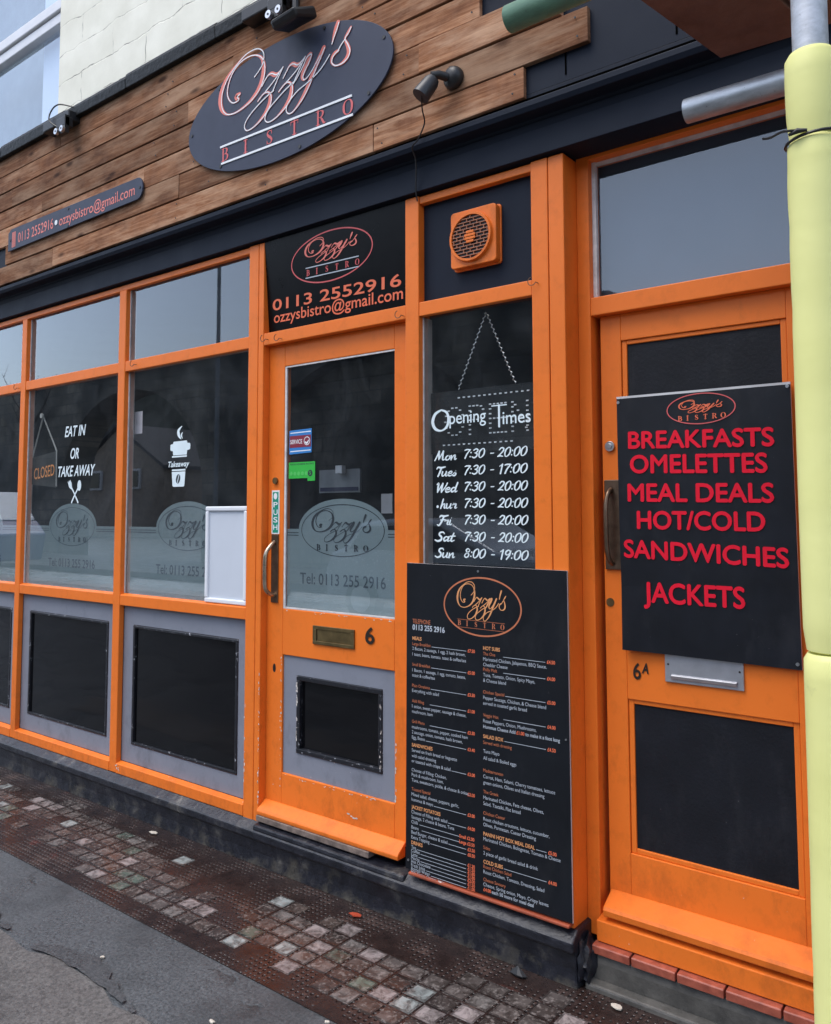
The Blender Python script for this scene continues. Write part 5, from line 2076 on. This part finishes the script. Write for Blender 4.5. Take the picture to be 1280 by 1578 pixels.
obj("wall_switch", m, WHITEPL, label="small white box on the wall above the framed board inside the door", cat="switch")

# screw hooks on the orange frame
hk = None
for i, (x, z, lb) in enumerate(((0.014, 2.178, "rusty screw hook at the left corner above the glazed door, outer of two"), (0.100, 2.170, "rusty screw hook just right of the corner hook above the glazed door"),
                               (0.764, 2.168, "rusty screw hook at the right corner above the glazed door"), (1.336, 2.192, "dark screw hook on the post below the fan, right of the opening hours window"),
                               (-0.962, 2.180, "pale screw hook on the rail above the coffee cup window"), (-2.16, 2.176, "pale screw hook on the rail at the far left edge"))):
    if hk is None:
        m = MB()
        pts = []
        for k in range(10):
            a = R(100 + k * 27)
            pts.append((0.014 * math.cos(a), -0.012 - 0.004 * math.sin(a * .5), 0.014 * math.sin(a)))
        m.tube([(0.016, 0.002, -0.006), (0.016, -0.012, -0.006)] + list(reversed(pts)), 0.0016, 6)
        hk = obj("screw_hook", m, plain("rusty_hook", (0.16, 0.09, 0.05), 0.5, 0.4, 60, metal=0.5), cat="hook", group="screw hooks on the orange frame")
        o = hk
    else:
        o = hk.copy()
        COL.objects.link(o)
    o.location = (x, 0.0, z)
    o["label"] = lb

# security camera with its cable
cc = thing("security_camera", "small black security camera on a ball mount with a dangling cable", "camera", (1.085, -0.10, 2.93))
m = MB()
m.tube([(1.085, -0.097, 2.937), (1.085, -0.104, 2.937), (1.083, -0.118, 2.936), (1.080, -0.128, 2.935)], [0.040, 0.040, 0.036, 0.022], 24)
m.tube([(1.075, -0.12, 2.935), (1.058, -0.150, 2.938), (1.040, -0.170, 2.932)], [0.016, 0.015, 0.014], 12)
obj("mount", m, BLACKM, cc, smooth=True)
m = MB()
a = Vector((1.040, -0.158, 2.925))
d = Vector((-0.40, -0.42, -0.82)).normalized()
m.tube([a - d * 0.002, a, a + d * 0.014, a + d * 0.070, a + d * 0.080, a + d * 0.0805], [0.012, 0.022, 0.028, 0.032, 0.032, 0.027], 22)
obj("camera_body", m, plain("camera_shell", (0.022, 0.024, 0.028), 0.4, 0.1), cc, smooth=True)
m = MB()
m.disc(1.098, 2.962, 0.0045, -0.117, -0.112, 0, 10)
obj("mount_screw", m, STEEL, cc)
m = MB()
m.tube(spline([(1.015, -0.195, 2.86), (0.985, -0.15, 2.835), (0.966, -0.112, 2.815), (0.950, -0.105, 2.790), (0.925, -0.10, 2.762), (0.895, -0.094, 2.745), (0.885, -0.06, 2.71), (0.862, -0.03, 2.62), (0.855, -0.012, 2.58)], 5), 0.0028, 6)
obj("cable", m, BLACKM, cc, smooth=True)


# bracket spotlights along the flashing
def spotlight(x, label, head):
    t = thing("sign_spotlight", label, "spotlight", (x, -0.1, 3.55), "bracket spotlights along the top of the cladding")
    m = MB()
    m.box(x - 0.13, x + 0.14, -0.165, -0.085, 3.515, 3.57)
    m.box(x + 0.06, x + 0.15, -0.19, -0.14, 3.47, 3.525)
    obj("bracket", m, BLACKM, t, bevel=0.006)
    m = MB()
    for dx in (0.083, 0.140):
        m.disc(x + dx, 3.449, 0.0165, -0.205, -0.19, 0, 16)
        m.disc(x + dx, 3.449, 0.005, -0.2065, -0.2052, 1, 10)
    m.box(x + 0.075, x + 0.15, -0.189, -0.165, 3.435, 3.53, 1)
    obj("bolt", m, [STEEL, BLACKM], t)
    if head:
        m = MB()
        hx = x + 0.21
        m.hexa([(hx - 0.06, -0.235, 3.335), (hx + 0.075, -0.235, 3.345), (hx + 0.09, -0.13, 3.385), (hx - 0.085, -0.13, 3.385),
                (hx - 0.06, -0.26, 3.365), (hx + 0.075, -0.26, 3.375), (hx + 0.09, -0.15, 3.43), (hx - 0.085, -0.15, 3.43)])
        m.box(hx - 0.03, hx + 0.0, -0.17, -0.14, 3.43, 3.55)
        obj("lamp_head", m, BLACKM, t, bevel=0.012)
    else:
        m = MB()
        m.tube(spline([(x + 0.03, -0.16, 3.50), (x - 0.03, -0.18, 3.55), (x - 0.03, -0.17, 3.61), (x + 0.03, -0.16, 3.63), (x + 0.12, -0.13, 3.60)], 6), 0.004, 6)
        obj("cable", m, BLACKM, t, smooth=True)
    return t


spotlight(0.155, "black spotlight bracket with two silver bolts and a lamp head over the oval sign", True)
spotlight(-1.505, "black bracket with two silver bolts and a looped cable at the upper left window", False)

# ------------------------------------------------------------------ scaffolding
PXY = (2.4281, -1.1082)
sp = thing("scaffold_pole", "upright scaffold pole wrapped in pale yellow foam at the right edge", "scaffold pole", (PXY[0], PXY[1], GZ))
m = MB()
m.tube([(PXY[0], PXY[1], GZ), (PXY[0], PXY[1], 5.2)], 0.0242, 28)
obj("tube", m, POLEM, sp, smooth=True)


def foam(z0, z1, r, seed):
    m = MB()
    rg = random.Random(seed)
    P, rs = [], []
    n = int((z1 - z0) / 0.03)
    dents = [(rg.uniform(z0, z1), rg.uniform(.0006, .0012)) for _ in range(4)]
    for i in range(n + 1):
        z = z0 + (z1 - z0) * i / n
        rr_ = r + 0.0004 * math.sin(z * 9 + seed)
        for dz, dd in dents:
            rr_ -= dd * math.exp(-((z - dz) / 0.012) ** 2)
        P.append((PXY[0] + 0.0005 * math.sin(z * 5 + seed), PXY[1], z))
        rs.append(rr_)
    P = [(PXY[0], PXY[1], z0 - .003), (PXY[0], PXY[1], z0)] + P[1:-1] + [(PXY[0], PXY[1], z1 - .004), (PXY[0], PXY[1], z1 + .004), (PXY[0], PXY[1], z1 + .005)]
    rs = [0.026, r - .004] + rs[1:-1] + [r - .001, r - .006, 0.0245]
    m.tube(P, rs, 36)
    return obj("foam_sleeve", m, FOAM, sp, smooth=True)


foam(GZ + .01, 1.225, 0.0375, 1)
foam(1.233, 1.955, 0.0362, 2)
foam(1.961, 2.083, 0.0360, 3)
m = MB()
pts = []
for k in range(25):
    a = R(k * 15)
    pts.append((PXY[0] + 0.0375 * math.cos(a), PXY[1] + 0.0375 * math.sin(a), 1.958 + 0.004 * math.sin(a + 1)))
m.tube(pts, 0.0022, 6)
kx, ky = PXY[0] - 0.012, PXY[1] - 0.0385
m.tube([(kx + .012, ky, 1.960), (kx, ky - .003, 1.961), (kx - .012, ky - .001, 1.959)], [.0022, .0042, .0022], 8)
m.tube(spline([(kx, ky - .003, 1.962), (kx - .02, ky - .006, 1.964), (kx - .036, ky - .004, 1.961), (kx - .047, ky - .004, 1.9625)], 4), 0.0018, 6)
obj("wire_tie", m, BLACKM, sp, smooth=True)


def hollow_tube(a, b, r, mat, name, label):
    t = thing(name, label, "scaffold tube", a)
    A, B = Vector(a), Vector(b)
    d = (B - A).normalized()
    m = MB()
    m.tube([A + d * 0.16, A + d * .0005, A, A, A + d * .0005, B], [r * .84, r * .84, r * .86, r * .985, r, r], 32, 0, False)
    obj("tube", m, mat, t, smooth=True)
    return t


hollow_tube((2.128, -0.773, 2.2275), (5.5, -0.773, 2.205), 0.0242, GALV, "scaffold_tube", "grey galvanised scaffold tube whose end points left in front of the right fanlight")
hollow_tube((1.932, -1.128, 2.3215), (5.5, -1.128, 2.334), 0.0242, GREENP, "scaffold_tube", "green painted scaffold tube ending above the lower cladding boards")
for i, (x0, lb) in enumerate(((2.031, "first stained scaffold board overhead, its corner nearest the dark fascia"), (2.262, "second scaffold board overhead behind the pole top"),
                              (2.493, "third scaffold board overhead to the right of the pole"))):
    m = MB()
    w = 0.2245
    z = 2.62 + (0.0 if i != 1 else 0.004)
    m.hexa([(x0, -0.222 + i * .018, z), (x0 + w, -0.205 + i * .018, z), (x0 + w - 0.19, -1.25, z), (x0 - 0.19, -1.25, z),
            (x0, -0.222 + i * .018, z + .038), (x0 + w, -0.205 + i * .018, z + .038), (x0 + w - 0.19, -1.25, z + .038), (x0 - 0.19, -1.25, z + .038)])
    obj("scaffold_board", m, BOARDM, bevel=0.003, label=lb, cat="scaffold board", group="scaffold boards overhead")

# ------------------------------------------------------------------ litter on the pavement
lit = [(-1.92, -0.16, "white scrap of litter on the tiles at the far left", LEAFM, .030), (-0.62, -0.075, "white scrap of litter against the plinth below the window", LEAFM, .026),
       (0.33, -0.86, "pale leaf on the grey asphalt nearest the paler patch", LEAFM, .012), (0.16, -0.80, "pale leaf on the grey asphalt left of its neighbour", LEAFM, .012),
       (0.98, -0.60, "tiny white scrap at the edge of the iron grid", LEAFM, .012), (0.62, -0.085, "small red leaf on the iron grid below the door", LEAFR, .028),
       (1.60, -0.03, "cream leaf on the tiles in front of the red tiled step", LEAFM, .026), (1.28, -0.055, "black lump of rubbish on the tiles under the menu board", BLACKM, .034),
       (0.72, -0.80, "white speck of litter on the grey asphalt near the bottom edge", LEAFM, .012)]
for x, y, lb, mt, s in lit:
    m = MB()
    rl = random.Random(int(x * 100))
    rim = []
    for k in range(9):
        a = 2 * math.pi * k / 9
        rr_ = s * rl.uniform(0.55, 1.0)
        rim.append((x + rr_ * math.cos(a), y + rr_ * 0.6 * math.sin(a), GZ + 0.0045 + rl.uniform(0, 0.003)))
    hgt = 0.022 if mt is BLACKM else 0.001
    top = (x, y, GZ + 0.0065 + hgt)
    for k in range(9):
        m.face([rim[k], rim[(k + 1) % 9], top])
        p0, p1 = rim[k], rim[(k + 1) % 9]
        m.face([(p1[0], p1[1], GZ + .003), p1, p0, (p0[0], p0[1], GZ + .003)][::-1])
    obj("litter", m, mt, label=lb, cat="litter", group="litter on the pavement")

# ------------------------------------------------------------------ across the street (seen mirrored in the glass)
va = thing("railway_viaduct", "long sooty stone viaduct with round arches across the street", "viaduct", (0, -14, 0))
m = MB()
YV = -14.0
TOPV = 6.5
cxs = [-45, -34, -23, -12]
half = 4.3
spring = 2.2
xl = -52.0
for c in cxs:
    m.box(xl, c - half, YV - 1.2, YV, -0.2, TOPV)
    n = 24
    for i in range(n):
        a0, a1 = math.pi * (1 - i / n), math.pi * (1 - (i + 1) / n)
        p0 = (c + half * math.cos(a0), spring + 3.6 * math.sin(a0))
        p1 = (c + half * math.cos(a1), spring + 3.6 * math.sin(a1))
        m.hexa([(p0[0], YV, p0[1]), (p1[0], YV, p1[1]), (p1[0], YV - 1.2, p1[1]), (p0[0], YV - 1.2, p0[1]),
                (p0[0], YV, TOPV), (p1[0], YV, TOPV), (p1[0], YV - 1.2, TOPV), (p0[0], YV - 1.2, TOPV)])
    xl = c + half
m.box(xl, -6.0, YV - 1.2, YV, -0.2, TOPV)
for c in (-45, -34, -12):  # back walls added in these arches to keep out bright sky
    m.box(c - half + .01, c + half - .01, YV - 1.1, YV - 0.5, -0.2, 5.9)
obj("arcade", m, VIAD, va)
m = MB()
m.box(-52, -5.9, YV - 1.3, YV + 0.12, TOPV, TOPV + 0.25)
obj("parapet", m, VIAD, va)

m = MB()  # added dark bank, blocks bright sky behind the open arch
rb = random.Random(3)
for i in range(60):
    x0, x1 = -150 + i * 4, -146 + i * 4
    h0 = 19.0 + 1.2 * math.sin(i * .7) + .6 * math.sin(i * 2.1)
    h1 = 19.0 + 1.2 * math.sin((i + 1) * .7) + .6 * math.sin((i + 1) * 2.1)
    m.face([(x0, -45, -0.2), (x1, -45, -0.2), (x1, -60, h1), (x0, -60, h0)])
    m.face([(x0, -60, h0), (x1, -60, h1), (x1, -90, h1 * 1.05), (x0, -90, h0 * 1.05)])
obj("sky_blocking_bank", m, BACKDROPM, kind="structure")

ho = thing("gabled_house", "buff brick gabled house seen beyond a viaduct arch", "house", (-50, -31, 0))
m = MB()
m.plate([(-56, -0.2), (-45, -0.2), (-45, 4.6), (-50.5, 7.6), (-56, 4.6)], -31, -40)
obj("wall", m, HOUSEB, ho)
m = MB()
m.hexa([(-56.4, -30.7, 4.5), (-50.5, -30.7, 7.7), (-50.5, -40, 7.7), (-56.4, -40, 4.5), (-56.4, -30.7, 4.75), (-50.5, -30.7, 7.95), (-50.5, -40, 7.95), (-56.4, -40, 4.75)])
m.hexa([(-50.5, -30.7, 7.7), (-44.6, -30.7, 4.5), (-44.6, -40, 4.5), (-50.5, -40, 7.7), (-50.5, -30.7, 7.95), (-44.6, -30.7, 4.75), (-44.6, -40, 4.75), (-50.5, -40, 7.95)])
obj("roof", m, ROOFM, ho)
for x in (-53.4, -48.6):
    wf = MB()
    wf.box(x - 1.0, x + 1.0, -30.99, -30.85, 3.2, 4.6)
    wo = obj("window", wf, UPVC, ho)
    wf = MB()
    wf.box(x - 0.85, x + 0.85, -30.84, -30.80, 3.35, 4.45)
    obj("pane", wf, CARG, wo)

lp = thing("lamp_post", "slim grey street lamp post on the far pavement across the road", "lamp post", (-12.85, -9.9, 0))
m = MB()
m.tube([(-12.85, -9.9, 0), (-12.85, -9.9, 1.2), (-12.85, -9.9, 1.25), (-12.85, -9.9, 8.0)], [0.09, 0.09, 0.055, 0.042], 14)
obj("post", m, POSTG, lp, smooth=True)
m = MB()
m.tube(spline([(-12.85, -9.9, 8.0), (-12.85, -9.8, 8.3), (-12.85, -9.3, 8.4), (-12.85, -8.9, 8.42)], 4), 0.035, 8)
m.box(-12.97, -12.73, -9.2, -8.5, 8.38, 8.50)
obj("lantern", m, POSTG, lp, bevel=0.03)

car = thing("parked_car", "silver hatchback parked across the road", "car", (-4.2, -7.6, -0.13))
m = MB()
prof = [(-6.25, 0.15), (-6.3, 0.55), (-6.15, 0.85), (-5.9, 0.92), (-5.55, 1.30), (-4.9, 1.36), (-4.0, 1.34), (-3.2, 0.93), (-2.4, 0.84), (-2.05, 0.70), (-1.98, 0.45), (-2.0, 0.15)]
m.plate(list(reversed(prof))[::-1], -6.75, -8.45)
obj("body", m, CARP, car, bevel=0.06, seg=3)
m = MB()
m.plate([(-5.75, 0.90), (-4.65, 0.90), (-4.65, 1.26), (-5.45, 1.24)], -6.72, -6.749)
m.plate([(-4.55, 0.90), (-3.35, 0.90), (-4.05, 1.25), (-4.55, 1.26)], -6.72, -6.749)
obj("side_window", m, CARG, car)
for x in (-5.5, -2.75):
    for yy in (-6.70, -8.28):
        m = MB()
        m.tube([(x, yy, 0.17), (x, yy - .2, 0.17)], 0.30, 24)
        wo = obj("wheel", m, RUBBER, car)
        m = MB()
        m.tube([(x, yy + .008, 0.17), (x, yy - .01, 0.17)], 0.19, 20)
        obj("rim", m, STEEL, wo)

van = thing("parked_van", "blue and white van parked further along across the road", "van", (-21, -8, -0.13))
m = MB()
m.plate([(-24.4, 0.2), (-19.2, 0.2), (-19.0, 0.9), (-19.5, 1.25), (-24.4, 1.25)], -7.2, -9.1)
obj("body", m, VANB, van, bevel=0.05)
m = MB()
m.plate([(-24.4, 1.26), (-19.55, 1.26), (-20.4, 2.05), (-24.4, 2.05)], -7.22, -9.08)
obj("upper_body", m, VANW, van, bevel=0.05)
for x in (-23.4, -20.1):
    m = MB()
    m.tube([(x, -7.15, 0.2), (x, -7.4, 0.2)], 0.34, 20)
    obj("wheel", m, RUBBER, van)

tr = thing("bare_tree", "small bare tree standing above the far pavement", "tree", (-26.8, -12.5, 0))
m = MB()
m.tube([(-26.8, -12.5, -0.1), (-26.85, -12.5, 2.5), (-26.7, -12.5, 5.0)], [0.16, 0.12, 0.08], 10)
obj("trunk", m, BARK, tr, smooth=True)
m = MB()
rt = random.Random(9)
for k in range(12):
    z = rt.uniform(3.5, 5.0)
    a = rt.uniform(0, 2 * math.pi)
    L_ = rt.uniform(1.0, 2.0)
    p0 = Vector((-26.8 + rt.uniform(-.1, .1), -12.5, z))
    p1 = p0 + Vector((math.cos(a) * L_ * .5, math.sin(a) * L_ * .25, L_ * .5))
    p2 = p1 + Vector((math.cos(a) * L_ * .4, math.sin(a) * L_ * .2, L_ * .6))
    m.tube([p0, p1, p2], [.035, .02, .006], 5)
    for q_ in range(3):
        s_ = p1 + (p2 - p1) * rt.random()
        m.tube([s_, s_ + Vector((rt.uniform(-.5, .5), rt.uniform(-.3, .3), rt.uniform(.2, .6)))], [.01, .003], 4)
obj("crown", m, BARK, tr)
